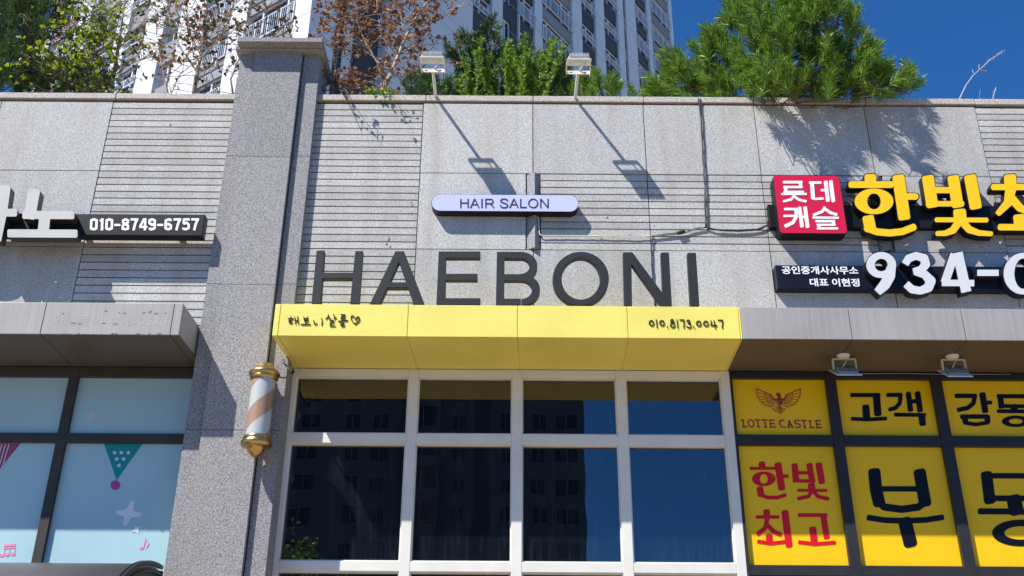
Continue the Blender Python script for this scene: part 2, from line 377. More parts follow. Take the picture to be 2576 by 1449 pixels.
for xa, xb in ((0.106, 0.209), (2.750, 2.855)):
    s = MB(); xm = (xa + xb) / 2 + 0.012
    s.add([(xa, 0.012, 5.392), (xm, -0.034, 5.392), (xb, 0.012, 5.392), (xa, 0.012, 6.050), (xm, -0.034, 6.050), (xb, 0.012, 6.050)],
          [(0, 1, 4, 3), (1, 2, 5, 4), (0, 2, 1), (3, 4, 5)])
    s.build('ridge_strip', STONE_P, bld)
for a, b in ((-9, -5.0), (-5.0, -3.19), (-3.19, XL - 0.0), (XR, -0.70), (-0.70, 0.16), (0.16, 1.05), (1.05, 1.93), (1.93, 2.83), (2.83, 3.71), (3.71, 5.4), (5.4, 9)):
    cp = MB(); cp.box(a + 0.003, b - 0.003, -0.012, 0.34, 6.733, 6.787); bevel(cp.build('coping_stone', STONE_C, bld), 0.004)
ro = MB(); ro.box(-9, 9, 0.35, 14, 6.2, 6.45); ro.box(-9, 9, 0.30, 0.35, 4.545, 6.45); ro.box(-9, 9, 0.9, 14, 0, 6.2)
ro.build('roof_slab', JOINT, bld)

# old fixing marks and chips left on the stone
for (u, v, sz) in ((977, 598, .022), (972, 612, .016), (981, 618, .012), (1036, 515, .012), (1035, 536, .010), (1034, 508, .009), (1527, 545, .014), (1645, 566, .010), (1586, 589, .012), (428, 312, .012), (1620, 520, .016), (1512, 598, .010), (1090, 700, .008)):
    p = at(u, v, -.002); k = 9; mp_ = [(p.x + sz * random.uniform(.4, 1) * math.cos(2 * math.pi * i / k) * .6, p.z + sz * random.uniform(.4, 1.2) * math.sin(2 * math.pi * i / k)) for i in range(k)]
    shape([mp_], .006, -.002, None, 'mortar_patch', [mat('old_mortar', (.36, .33, .29), .9, vary=.3, scale=60)] * 2, bld)
# pillar
YC, YS = -0.09, -0.05
pl = MB()
xl, xr = at(610, 110, YS).x, at(795, 250, YS).x
c0, c1 = at(645, 109, YC).x, at(763, 110, YC).x
zt = at(700, 112, YC).z + 0.01
jz = [0.0, 2.6, at(555, 1081, YC).z, at(620, 715, YC).z, at(650, 394, YC).z, zt]
for z0, z1 in zip(jz[:-1], jz[1:]):
    pl.box(c0, c1, YC, 0.10, z0 + 0.002, z1 - 0.002)
jz2 = [0.0, 2.6, at(480, 1081, YS).z, at(540, 713, YS).z, at(600, 392, YS).z, zt]
for z0, z1 in zip(jz2[:-1], jz2[1:]):
    pl.box(xl, c0 - 0.0065, YS, 0.30, z0 + 0.002, z1 - 0.002)
    pl.box(c1 + 0.010, xr, YS, 0.30, z0 + 0.002, z1 - 0.002)
pl.box(xl + 0.012, xr - 0.012, 0.0, 0.306, 0, zt, 1); pl.box(c0 - 0.0062, c0 - 0.0002, YS - .001, YS + .02, 0, zt, 2)
pil = pl.build('pillar', [STONE_P, JOINT, mat('sealant', (.42, .37, .31), .8)], bld)
capx0, capx1 = at(597, 95, -0.20).x, at(812, 97, -0.20).x
capz0, capz1 = at(700, 105, -0.20).z, at(700, 94, -0.20).z
pc = MB(); pc.box(capx0, capx1, -0.20, 0.36, capz0, capz1); pc.box(xl - 0.03, xr + 0.03, -0.12, 0.33, capz0 - 0.014, capz0)
bevel(pc.build('pillar_cap', STONE_P, pil), 0.004)

# ================================================================== canopies over the shopfronts
def canopy(name, label, x0, x1, joints, zt_, zb_, zs_, fm, sm, xl_back=None, xr_back=None):
    t = thing(name, label, 'canopy', ((x0 + x1) / 2, 0, zb_))
    xb0 = x0 if xl_back is None else xl_back; xb1 = x1 if xr_back is None else xr_back
    b = MB(); Yf, Yb = -0.392, 0.15
    b.hexa([(x0 + .004, Yf, zb_ + .006), (x1 - .004, Yf, zb_ + .006), (xb1 - .004, Yb, zs_ + .006), (xb0 + .004, Yb, zs_ + .006),
            (x0 + .004, Yf, zt_ - .004), (x1 - .004, Yf, zt_ - .004), (xb1 - .004, -0.001, zt_ - .01), (xb0 + .004, -0.001, zt_ - .01)])
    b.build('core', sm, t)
    js = [x0] + joints + [x1]; f = MB(); s = MB()
    for i, (a, c) in enumerate(zip(js[:-1], js[1:])):
        g_ = 0.0025
        ga, gc = (0 if i == 0 else g_), (0 if i == len(js) - 2 else g_)
        f.box(a + ga, c - gc, -0.40, -0.388, zb_, zt_)
        k = lambda x: xb0 + (x - x0) / (x1 - x0) * (xb1 - xb0)
        s.hexa([(a + ga, -0.387, zb_), (c - gc, -0.387, zb_), (k(c) - gc, 0.158, zs_), (k(a) + ga, 0.158, zs_),
                (a + ga, -0.387, zb_ + .01), (c - gc, -0.387, zb_ + .01), (k(c) - gc, 0.158, zs_ + .01), (k(a) + ga, 0.158, zs_ + .01)])
        f.box(a + ga, c - gc, -0.387, -0.001, zt_ - .012, zt_ - .001)
    for (xa, xb, sg) in ((x0, xb0, 1), (x1, xb1, -1)):
        e = 0.006 * sg; q = sorted((xa, xa + e)); q2 = sorted((xb, xb + e))
        f.hexa([(q[0], -0.3865, zb_ + .0105), (q[1], -0.3865, zb_ + .0105), (q2[1], 0.155, zs_ + .0105), (q2[0], 0.155, zs_ + .0105),
                (q[0], -0.3865, zt_ - .0125), (q[1], -0.3865, zt_ - .0125), (q2[1], 0.155, zt_ - .0125), (q2[0], 0.155, zt_ - .0125)])
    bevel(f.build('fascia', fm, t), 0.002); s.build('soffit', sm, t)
    return t
ZT = at(1300, 769, -0.40).z; ZB = at(1300, 848, -0.40).z; ZS = at(1300, 929, 0.16).z
lx1 = at(455, 806, -0.40).x
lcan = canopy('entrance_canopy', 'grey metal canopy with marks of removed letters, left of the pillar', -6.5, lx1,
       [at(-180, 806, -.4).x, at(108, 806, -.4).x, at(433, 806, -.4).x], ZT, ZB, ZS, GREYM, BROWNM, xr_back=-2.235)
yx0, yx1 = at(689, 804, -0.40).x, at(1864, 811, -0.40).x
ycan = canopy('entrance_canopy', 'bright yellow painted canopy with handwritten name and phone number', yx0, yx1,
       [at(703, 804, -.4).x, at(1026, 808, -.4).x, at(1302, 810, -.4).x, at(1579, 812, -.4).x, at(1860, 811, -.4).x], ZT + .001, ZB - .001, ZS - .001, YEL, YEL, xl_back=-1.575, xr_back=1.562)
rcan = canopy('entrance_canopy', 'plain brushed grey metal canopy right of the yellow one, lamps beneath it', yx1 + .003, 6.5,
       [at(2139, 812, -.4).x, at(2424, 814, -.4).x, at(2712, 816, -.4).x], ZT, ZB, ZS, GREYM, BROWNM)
# handwriting on the yellow canopy (raised letters)
z1 = zoom(1080, 1200, .16562); z2 = zoom(2500, 1200, .15528)
hw = []
S = lambda *p, w_=15: hw.extend(stroke(list(p), w_, 0.4))
S((335, 212), (330, 250)); S((272, 262), (395, 262)); hw += ring(326, 335, 45, 42, 26, 24)
S((428, 225), (448, 395)); S((495, 205), (512, 395)); S((440, 312), (505, 312))
S((638, 218), (655, 320)); S((727, 212), (737, 318)); S((645, 262), (730, 260)); S((652, 318), (735, 312)); S((692, 318), (688, 385)); S((575, 400), (795, 395))
S((872, 298), (888, 388), (955, 385)); S((1060, 250), (1076, 335), (1060, 415))
S((1225, 172), (1208, 232), (1160, 268)); S((1212, 228), (1285, 268)); S((1345, 155), (1368, 290)); S((1360, 235), (1412, 248))
S((1252, 312), (1345, 305), (1345, 350), (1262, 370), (1262, 440), (1380, 432))
S((1515, 165), (1612, 172), (1608, 210), (1522, 225), (1520, 270), (1622, 262)); S((1565, 268), (1565, 315)); S((1455, 325), (1680, 305)); hw += ring(1555, 405, 50, 48, 30, 28)
S((1858, 290), (1822, 208), (1782, 195), (1757, 225), (1762, 285), (1795, 340), (1853, 392), (1920, 340), (1958, 280), (1945, 228), (1905, 222), (1858, 290), w_=19)
shape(hw, 0.006, -0.4068, z1, 'lettering', [BLACK, BLACK], ycan)
hw = []
S = lambda *p, w_=18: hw.extend(stroke(list(p), w_, 0.4))
for c in ((285, 390), (550, 390), (1475, 402), (1655, 404)): hw += ring(c[0], c[1], 67, 69, 46, 50)
S((408, 300), (428, 505)); S((930, 305), (952, 512)); S((682, 478), (708, 518)); S((1345, 482), (1372, 525))
hw += ring(808, 340, 47, 48, 27, 28); hw += ring(818, 442, 64, 67, 44, 47)
S((1000, 312), (1108, 312), (1102, 512)); S((1962, 318), (2080, 320), (2066, 518))
S((1175, 345), (1195, 318), (1235, 318), (1258, 350), (1240, 385), (1205, 398)); S((1220, 395), (1275, 425), (1285, 470), (1255, 508), (1205, 505), (1170, 470))
S((1792, 335), (1782, 445), (1935, 452)); S((1862, 322), (1896, 530))
shape(hw, 0.006, -0.4068, z2, 'lettering', [BLACK, BLACK], ycan)
# ghost of the old letters on the left canopy
R4 = zoom(0, 700, .5439)
ghost = mat('paler_cladding', (0.385, 0.367, 0.345), 0.5, vary=0.15, scale=12)
a = box2(R4, 372, 985, 1200, 1052, -0.4)
tm = text_mesh('가맹문의  396-0530', *a, -0.4007, 0.0005, 0.0); tag(tm.build('letter_residue', ghost, lcan), 'faint pale residue of removed letters')
gm_ = mat('old_glue', (0.24, 0.21, 0.18), 0.8)
for i in range(26):
    x, y = random.uniform(400, 1215), random.choice((945, 960, 1035, 1110, 1112)) + random.uniform(-4, 4)
    p = at(*R4(x, y), -0.4); s_ = random.uniform(.004, .016); gm = MB(); gm.box(p.x - s_, p.x + s_, -0.4016, -0.4005, p.z - .004, p.z + .004); gm.build('glue_spot', gm_, lcan)

# ================================================================== shopfronts
GY, FY = 0.205, 0.16
def frame_grid(name, m, parent, vs, hs, z_low=0.0):
    b = MB()
    for a, c in vs: b.box(a, c, FY, 0.25, z_low, hs[0][1])
    for (z0, z1_) in hs:
        for (a, c), (d, e) in zip(vs[:-1], vs[1:]): b.box(c, d, FY + .0022, 0.248, z0, z1_)
    return bevel(b.build(name, m, parent), 0.003)
mid = thing('shopfront', 'white framed shopfront with dark mirror glass under the yellow canopy', 'shop window', (0, .2, 0))
VS = [(-1.608, -1.547), (-.737, -.667), (.006, .077), (.752, .822), (1.507, 1.572)]
HS = [(4.428, ZS - .002), (3.928, 4.002), (3.045, 3.112), (2.10, 2.17), (0.0, 0.12)]
frame_grid('frame', WHITEF, mid, VS, HS)
bead = MB()
for (a, c), (d, e) in zip(VS[:-1], VS[1:]):
    for (z0, _), (_, z1_) in zip(HS[:-1], HS[1:]):
        t_ = 0.009
        bead.box(c, d, 0.178, 0.204, z0 - t_, z0); bead.box(c, d, 0.178, 0.204, z1_, z1_ + t_)
        bead.box(c, c + t_, 0.178, 0.204, z1_ + t_, z0 - t_); bead.box(d - t_, d, 0.178, 0.204, z1_ + t_, z0 - t_)
bead.build('glazing_bead', WHITEF, mid)
for (a, c), (d, e) in zip(VS[:-1], VS[1:]):
    for (z0, _), (_, z1_) in zip(HS[:-1], HS[1:]):
        p = MB(); p.box(c - .01, d + .01, GY, GY + .008, z1_ - .01, z0 + .01); p.build('pane', MIRROR, mid)
gap = MB(); gap.box(-1.61, 1.57, 0.26, 0.27, 0, ZS); gap.build('back_panel', DARKF, mid)

# left shopfront: blue film with party pictures
R8 = zoom(0, 1400, .5865)
lf = thing('shopfront', 'black framed shopfront covered with pale blue film, stars and party flags', 'shop window', (-3, .2, 0))
m0, m1 = at(*R8(330, 750), FY).x, at(*R8(395, 750), FY).x
tz1, tz0 = at(*R8(400, 495), FY).z, at(*R8(400, 556), FY).z
hz = at(*R8(300, 118), FY).z
lv = [(-6.5, -6.44), (m0 - 2.50, m1 - 2.50), (m0 - 1.25, m1 - 1.25), (m0, m1), (-2.228, -2.20)]
lh = [(hz, ZS - .002), (tz0, tz1), (2.35, 2.42), (0, .12)]
frame_grid('frame', BROWNF, lf, lv, lh)
pan = {}
for i, ((a, c), (d, e)) in enumerate(zip(lv[:-1], lv[1:])):
    for j, ((z0, _), (_, z1_)) in enumerate(zip(lh[:-1], lh[1:])):
        p = MB(); p.box(c - .01, d + .01, GY - .01, GY, z1_ - .01, z0 + .01); pan[i, j] = p.build('film_pane', FILMB, lf)
PY = GY - .0125
def star4(c, tips, k=0.28):
    o = []
    for i in range(4):
        t, u = tips[i], tips[(i + 1) % 4]; mid_ = ((t[0] + u[0]) / 2, (t[1] + u[1]) / 2)
        o += [t, (c[0] + (mid_[0] - c[0]) * k * 1.6, c[1] + (mid_[1] - c[1]) * k * 1.6)]
    return o
def decal(name, polys, m, parent, y=PY, zf=R8): return shape(polys, 0.002, y, zf, name, [m, m], parent)
decal('star_print', [star4((610, 382), [(626, 326), (668, 387), (595, 438), (552, 376)])], mat('cream_print', (0.62, 0.60, 0.55), 0.4), pan[3, 0])
fat = []
for tp in ((880, 962), (928, 1039), (834, 1102), (786, 1024)): fat += stroke([(856, 1033), ((856 + tp[0]) / 2, (1033 + tp[1]) / 2), tp], [62, 42, 28], .5)
decal('star_print', fat, PALE, pan[3, 1])
decal('star_print', [star4((910, 1140), [(902, 1106), (946, 1118), (922, 1168), (877, 1158)], .36)], PALE, pan[3, 1])
decal('flag_print', [[(692, 567), (950, 567), (776, 810)]], TEAL, pan[3, 1])
decal('ball_print', [disc((768, 844), 32, n=28)], MAG, pan[3, 1])
s5 = []
for c in ((763, 628), (808, 628), (855, 628), (778, 670), (823, 670), (792, 713)):
    s5.append([(c[0] + (17 if k % 2 == 0 else 7) * math.sin(math.pi * k / 5 + .15), c[1] - (17 if k % 2 == 0 else 7) * math.cos(math.pi * k / 5 + .15)) for k in range(10)])
decal('star_print', s5, PALE, pan[3, 1], PY - .003)
decal('flag_print', [[(-160, 567), (134, 567), (-10, 745)]], MAROON, pan[2, 1])
decal('stripe_print', [[(x0_, 570), (x0_ + 5, 570), (x0_ - 50 + 5, 760 - abs(x0_) * 0.4), (x0_ - 50, 760 - abs(x0_) * 0.4)] for x0_ in (10, 34, 58)], PALE, pan[2, 1], PY - .003)
nt1 = stroke([(30, 1240), (27, 1310)], 5) + stroke([(66, 1237), (62, 1310)], 5) + stroke([(101, 1234), (98, 1305)], 5) + [[(26, 1240), (104, 1233), (104, 1248), (26, 1255)], [(26, 1262), (103, 1256), (103, 1264), (26, 1270)]]
nt1 += [disc((8, 1312), 16, 11), disc((46, 1308), 16, 11), disc((86, 1303), 16, 11)]
decal('music_note_print', nt1, PINK, pan[2, 1])
nt2 = stroke([(972, 1198), (955, 1262)], 5) + [disc((943, 1263), 14, 10)] + stroke([(970, 1200), (990, 1235), (975, 1262)], 7)
decal('music_note_print', nt2, PINK, pan[3, 1])

# right shopfront: yellow film panels
R9 = zoom(2700, 1350, .6211)
rf = thing('shopfront', 'dark framed shopfront with yellow film panels and large printed characters', 'shop window', (4, .2, 0))
X = lambda x, y, Y=GY - .01: at(*R9(x, y), Y).x
Zr = lambda x, y, Y=GY - .01: at(*R9(x, y), Y).z
rv = [(1.574, 1.592)]
rv.append(((X(840, 215) + X(888, 570) + X(893, 638)) / 3 * .998, (X(902, 222) + X(955, 572) + X(965, 643)) / 3 * .998))
rv.append(((X(1500, 225) + X(1563, 575) + X(1580, 645)) / 3 * .998, (X(1568, 228) + X(1635, 580) + X(1650, 648)) / 3 * .998))
stp = rv[2][0] - rv[1][0]
rv += [(rv[2][0] + stp, rv[2][1] + stp), (rv[2][0] + 2 * stp, rv[2][1] + 2 * stp)]
rh = [(Zr(900, 218), ZS - .002), (Zr(900, 637), Zr(900, 571)), (Zr(1000, 1455), Zr(1000, 1389)), (2.0, 2.07), (0, .12)]
frame_grid('frame', DARKF, rf, rv, rh)
pn = {}
for i, ((a, c), (d, e)) in enumerate(zip(rv[:-1], rv[1:])):
    for j, ((z0, _), (_, z1_)) in enumerate(zip(rh[:-1], rh[1:])):
        p = MB(); p.box(c - .01, d + .01, GY - .01, GY, z1_ - .01, z0 + .01)
        pn[i, j] = p.build('film_pane' if j < 2 else 'pane', FILMY if j < 2 else MIRROR, rf)
        if j < 2: tag(pn[i, j], 'yellow film covered pane')
hg = []
def S(*p, w_=28, c=0.3): hg.extend(stroke(list(p), w_, c))
def put(name, m, par, y=PY, zf=R9):
    global hg
    o = shape(hg, 0.002, y, zf, name, [m, m], par); hg = []; return o
# 고객
S((1008, 311), (1182, 311), w_=26); S((1166, 318), (1174, 430), w_=46); S((1098, 385), (1104, 462), w_=46); S((1012, 460), (1110, 465), (1225, 458), w_=24)
S((1235, 310), (1318, 310), (1312, 362), (1285, 392), (1248, 402), w_=26); S((1366, 300), (1380, 405), w_=34); S((1424, 298), (1440, 408), w_=36); S((1370, 350), (1430, 350), w_=26)
S((1283, 434), (1470, 436), w_=24); S((1450, 440), (1456, 492), w_=42)
put('lettering', INK, pn[1, 0])
# 감동
S((1665, 316), (1785, 316), (1776, 362), (1740, 392), (1680, 404), w_=28); S((1832, 306), (1850, 412), w_=40); S((1850, 358), (1886, 358), w_=24)
S((1700, 446), (1862, 446), w_=28); S((1718, 446), (1726, 480), w_=36); S((1862, 446), (1864, 480), w_=36); S((1720, 485), (1790, 496), (1866, 484), w_=24)
S((1930, 318), (2120, 318), w_=26); S((1944, 318), (1952, 385), w_=36); S((1940, 380), (2120, 382), w_=24); S((2030, 382), (2032, 408), w_=46); S((1930, 412), (2150, 414), w_=24)
hg += ring(2042, 476, 88, 36, 44, 17); put('lettering', INK, pn[2, 0])
# 한빛최고
S((445, 742), (447, 768), w_=42); S((373, 772), (522, 772), w_=20); hg += ring(457, 838, 74, 46, 25, 30)
S((546, 748), (570, 898), w_=44); S((570, 821), (606, 821), w_=22); S((432, 898), (440, 940), w_=42); S((432, 938), (480, 955), (540, 956), (592, 940), w_=24)
S((650, 752), (660, 845), w_=40); S((744, 750), (760, 845), w_=38); S((660, 800), (748, 800), w_=22); S((645, 850), (775, 852), w_=22); S((803, 748), (822, 858), w_=42)
S((757, 878), (760, 910), w_=46); S((672, 910), (850, 911), w_=19); S((762, 912), (738, 948), (675, 962), w_=24); S((768, 915), (800, 950), (862, 964), w_=24)
S((474, 1042), (476, 1078), w_=42); S((412, 1078), (548, 1078), w_=22); S((478, 1082), (468, 1145), (420, 1185), w_=28); S((482, 1130), (520, 1170), (562, 1188), w_=28)
S((590, 1048), (615, 1256), w_=44); S((490, 1196), (494, 1238), w_=42); S((422, 1232), (500, 1244), (592, 1234), w_=24)
S((678, 1066), (850, 1066), w_=24); S((832, 1070), (852, 1205), w_=38); S((765, 1152), (774, 1240), w_=44); S((680, 1236), (780, 1248), (902, 1238), w_=24)
put('lettering', REDINK, pn[0, 1])
# 부
S((1152, 795), (1162, 900), (1182, 990), w_=78); S((1438, 798), (1455, 900), (1472, 990), w_=78); S((1180, 901), (1460, 901), w_=34)
S((1170, 980), (1215, 1015), (1325, 1030), (1430, 1015), (1478, 975), w_=46); S((1115, 1082), (1220, 1098), (1350, 1102), (1480, 1096), (1580, 1080), w_=36); S((1345, 1105), (1378, 1242), w_=86)
put('lettering', INK, pn[1, 1])
# 동
S((1838, 818), (2230, 820), w_=34); S((1858, 812), (1878, 975), w_=72); S((1850, 960), (2240, 962), w_=36); S((2030, 965), (2045, 1040), w_=92); S((1815, 1042), (2300, 1046), w_=38)
hg += ring(2075, 1178, 182, 84, 105, 42); put('lettering', INK, pn[2, 1])
# eagle emblem and its caption
RE = zoom(2850, 1450, .20704); em = []
def E_(*p, w_=9): em.extend(stroke(list(p), w_, 0.3))
for sgn in (0, 1):
    M = (lambda p: p) if sgn == 0 else (lambda p: (1845 - p[0] + (p[1] - 330) * 0.06, p[1] + 4))
    tips = [(497, 322), (502, 398), (518, 475), (562, 540), (606, 598), (664, 634), (724, 654), (782, 660), (836, 655)]
    roots = [(790, 445), (795, 462), (800, 478), (806, 492), (815, 505), (826, 515), (838, 524), (852, 532), (868, 540)]
    for t, r_ in zip(tips, roots): E_(M(t), M(((t[0] * .5 + r_[0] * .5), t[1] * .5 + r_[1] * .5 + 6)), M(r_))
    for i in range(8):
        t, u = tips[i], tips[i + 1]; q = (t[0] * .45 + u[0] * .55 + 26 - i * 2, t[1] * .45 + u[1] * .55 - 4); E_(M(t), M((t[0] + 12, t[1] + 40 - 3 * i)), M(q), M(u), w_=8)
    E_(M((500, 322)), M((660, 395)), M((792, 448)), M((815, 505)), M((870, 530)), w_=16)
    E_(M((660, 400)), M((672, 470)), M((700, 540)), M((750, 590)), M((830, 612)), w_=7)
    tt = [(805, 720), (845, 752), (890, 772), (935, 785)]
    for t in tt: E_(M((905 + (t[0] - 805) * .2, 668)), M(t), w_=8)
    for a_, b_ in zip(tt[:-1], tt[1:]): E_(M(a_), M(((a_[0] + b_[0]) / 2 + 8, (a_[1] + b_[1]) / 2 - 10)), M(b_), w_=7)
E_((935, 785), (965, 805), (1000, 782), w_=8); E_((950, 670), (942, 760), w_=7); E_((970, 670), (985, 760), w_=7)
em.append([(865, 447), (882, 432), (900, 424), (955, 426), (975, 500), (990, 528), (880, 528), (912, 492), (905, 462), (885, 458)])
for k in range(5): E_((893 + k * 14, 424), (884 + k * 18, 404 - (6 if k == 2 else 0)), w_=7)
for k in range(3): em.append([(884 + k * 38, 540), (912 + k * 38 if k < 2 else 990, 540), (992 - (2 - k) * 22, 600 + (2 - k) * 22), (968 - (2 - k) * 20, 632 + (2 - k) * 4)])
em.append([(872, 528), (995, 530), (992, 542), (876, 540)]); E_((876, 535), (884, 600), (905, 640), (948, 662), w_=9); E_((996, 535), (994, 600), (980, 640), (948, 662), w_=9)
shape(em, 0.002, PY, RE, 'emblem', [DEEPRED, DEEPRED], pn[0, 0])
a = box2(RE, 230, 905, 1745, 1060, PY)
def slabcap(x, y, ch, wd, h):            # squared slab capitals, drawn like the sign
    t_ = 24; o = []
    s_ = lambda *p: o.extend(stroke(list(p), t_, 0.15))
    l_, r_, u_, d_ = x, x + wd, y, y + h
    if ch == 'L': s_((l_ + 30, u_), (l_ + 30, d_)); s_((l_, u_ + 6), (l_ + 55, u_ + 6)); s_((l_, d_), (r_, d_)); 
    if ch in 'OC':
        k = 34; pts = [(r_, u_ + k), (r_ - k, u_), (l_ + k, u_), (l_, u_ + k), (l_, d_ - k), (l_ + k, d_), (r_ - k, d_), (r_, d_ - k)]
        s_(*(pts + [pts[0]] if ch == 'O' else [(r_, u_)] + pts[2:6] + [(r_, d_)]))
    if ch == 'T': s_((l_, u_), (r_, u_)); s_(((l_ + r_) / 2, u_), ((l_ + r_) / 2, d_)); s_(((l_ + r_) / 2 - 24, d_), ((l_ + r_) / 2 + 24, d_))
    if ch == 'E': s_((l_ + 16, u_), (l_ + 16, d_)); s_((l_, u_), (r_, u_)); s_((l_ + 16, (u_ + d_) / 2), (r_ - 8, (u_ + d_) / 2)); s_((l_, d_), (r_, d_))
    if ch == 'A': s_((l_ + 16, d_), ((l_ + r_) / 2 - 4, u_)); s_(((l_ + r_) / 2 - 4, u_), (r_ - 16, d_)); s_((l_ + 36, d_ - 42), (r_ - 36, d_ - 42)); s_((l_, d_), (l_ + 38, d_)); s_((r_ - 38, d_), (r_, d_))
    if ch == 'S':
        m_ = (u_ + d_) / 2; s_((r_, u_ + 6), (r_ - 20, u_), (l_ + 26, u_), (l_, u_ + 26), (l_ + 22, m_), (r_ - 24, m_), (r_, m_ + 28), (r_ - 24, d_), (l_, d_))
    return o
cap_ = []; xs = 232
for ch, wd, adv in (('L', 92, 125), ('O', 100, 122), ('T', 110, 135), ('T', 112, 140), ('E', 105, 195), ('C', 92, 132), ('A', 112, 150), ('S', 100, 122), ('T', 110, 142), ('L', 100, 130), ('E', 105, 0)):
    dy = (xs - 230) * .012
    cap_ += [[(x + (y - 985) * .17, y) for x, y in pl_] for pl_ in slabcap(xs, 916 + dy, ch, wd, 132)]; xs += adv
shape(cap_, 0.002, PY, RE, 'lettering', [DEEPRED, DEEPRED], pn[0, 0])

# ================================================================== signs
def rrect(x0, x1, z0, z1, r_, n=8):
    o = []
    for cx_, cz_, a in ((x1 - r_, z1 - r_, 0), (x0 + r_, z1 - r_, 90), (x0 + r_, z0 + r_, 180), (x1 - r_, z0 + r_, 270)):
        for i in range(n + 1): o.append((cx_ + r_ * math.cos(R(a + 90 * i / n)), cz_ + r_ * math.sin(R(a + 90 * i / n))))
    return o
# lilac capsule
ZH = zoom(1650, 660, .27174)
hx0, hx1, hz0, hz1 = box2(ZH, 125, 376, 2240, 606, -0.078)
hs = thing('lightbox_sign', 'long lilac sign box with rounded ends and thin black capitals above the dark letters', 'sign', ((hx0 + hx1) / 2, 0, hz0))
shape([rrect(hx0, hx1, hz0, hz1, (hz1 - hz0) * .46, 12)], 0.078, -0.078, None, 'box', [BLACK, BLACK], hs)
e_ = 0.0035; shape([rrect(hx0 + e_, hx1 - e_, hz0 + e_, hz1 - e_, (hz1 - hz0) * .46 - e_, 12)], 0.002, -0.0805, None, 'face', [LILAC, LILAC], hs)
# dark standing capitals
R5 = zoom(900, 700, .81522)
LY = -0.375
let = {
 'H': [[(413, 341), (451, 341), (433, 597), (388, 597)], [(598, 343), (635, 343), (616, 597), (573, 597)], [(440, 447), (605, 447), (603, 475), (436, 475)]],
 'A': [[(790, 344), (832, 344), (716, 598), (667, 598)], [(790, 344), (832, 344), (931, 600), (880, 600)], [(758, 493), (876, 493), (880, 519), (748, 519)]],
 'E': [[(998, 346), (1034, 346), (1030, 600), (987, 600)], [(1000, 346), (1198, 346), (1198, 375), (1000, 375)], [(1000, 453), (1184, 453), (1184, 481), (1000, 481)], [(992, 570), (1198, 570), (1198, 600), (989, 600)]],
 'B': [[(1277, 348), (1314, 348), (1312, 602), (1272, 602)], [(1290, 348), (1392, 348), (1392, 377), (1290, 377)], [(1290, 455), (1397, 455), (1397, 483), (1290, 483)], [(1285, 572), (1392, 572), (1392, 602), (1285, 602)]]
      + ring(1392, 415, 79, 67, 42, 38, -90, 90) + ring(1394, 528.5, 90, 73.5, 52, 45, -90, 90),
 'O': ring(1679, 476, 135, 129, 92, 100, n=64),
 'N': [[(1882, 350), (1921, 350), (1925, 606), (1888, 606)], [(2063, 351), (2101, 351), (2116, 607), (2075, 607)], [(1882, 350), (1926, 350), (2116, 607), (2068, 607)]],
 'I': [[(2190, 352), (2231, 352), (2248, 608), (2205, 608)]]}
def capital(ch, x, y, wd, h, t_=17):          # plain grotesque capitals inside a box
    P = lambda a, c: (x + a * wd, y + c * h); hh = t_ / 2
    if ch == 'H': return stroke([P(0, 0), P(0, 1)], t_, 0) + stroke([P(1, 0), P(1, 1)], t_, 0) + stroke([P(0, .46), P(1, .46)], t_ * .9, 0)
    if ch == 'A': return stroke([P(.5, 0), P(0, 1)], t_, 0) + stroke([P(.5, 0), P(1, 1)], t_, 0) + stroke([P(.2, .64), P(.8, .64)], t_ * .85, 0)
    if ch == 'I': return stroke([P(0, 0), P(0, 1)], t_ * 1.1, 0)
    if ch == 'L': return stroke([P(0, 0), P(0, 1)], t_, 0) + [[(x - hh, y + h - t_ * .95), (x + wd, y + h - t_ * .95), (x + wd, y + h), (x - hh, y + h)]]
    if ch == 'N': return stroke([P(0, 0), P(0, 1)], t_, 0) + stroke([P(1, 0), P(1, 1)], t_, 0) + stroke([P(.02, .02), P(.98, .98)], t_ * 1.05, 0)
    if ch == 'O': return ring(x + wd / 2, y + h / 2, wd / 2 + hh, h / 2 + 3, wd / 2 - hh, h / 2 + 3 - t_ * .95, n=48)
    if ch == 'R': return (stroke([P(0, 0), P(0, 1)], t_, 0) + stroke([P(0, .055), P(.66, .055)], t_ * .9, 0) + stroke([P(0, .53), P(.62, .53)], t_ * .9, 0)
                          + ring(x + wd * .64, y + h * .292, wd * .36, h * .292, wd * .36 - t_, h * .292 - t_ * .9, -90, 90) + stroke([P(.48, .53), P(.74, .66), P(1.04, 1.0)], t_, 0))
    if ch == 'S': return stroke([P(.97, .27), P(.90, .12), P(.72, .04), P(.45, .025), P(.22, .07), P(.08, .2), P(.13, .35), P(.35, .44), P(.62, .5), P(.88, .59), P(.98, .73), P(.88, .88), P(.66, .965), P(.4, .975), P(.16, .9), P(.04, .74), P(.02, .68)], t_, .05)
hl = []
for ch, x, wd in (('H', 551, 105), ('A', 690, 124), ('I', 855, 0), ('R', 911, 112), ('S', 1116, 113), ('A', 1254, 124), ('L', 1412, 86), ('O', 1528, 128), ('N', 1700, 105)): hl += capital(ch, x, 427, wd, 132)
shape(hl, 0.002, -0.0835, ZH, 'lettering', [mat('sign_print_dark', (0.03, 0.022, 0.045), 0.4)] * 2, hs)
ls = thing('letter_sign', 'row of seven tall charcoal capital letters standing on the yellow canopy', 'sign', (0, LY, ZT))
for ch in 'HAEBONI': bevel(shape(let[ch], 0.05, LY, R5, 'letter', [CHAR, CHAR], ls), 0.003)
lr = MB(); lr.box(at(*R5(400, 600), LY).x, at(*R5(2240, 600), LY).x, -0.35, -0.33, ZT - 0.01, ZT + 0.02); lr.build('rail', CHAR, ls)

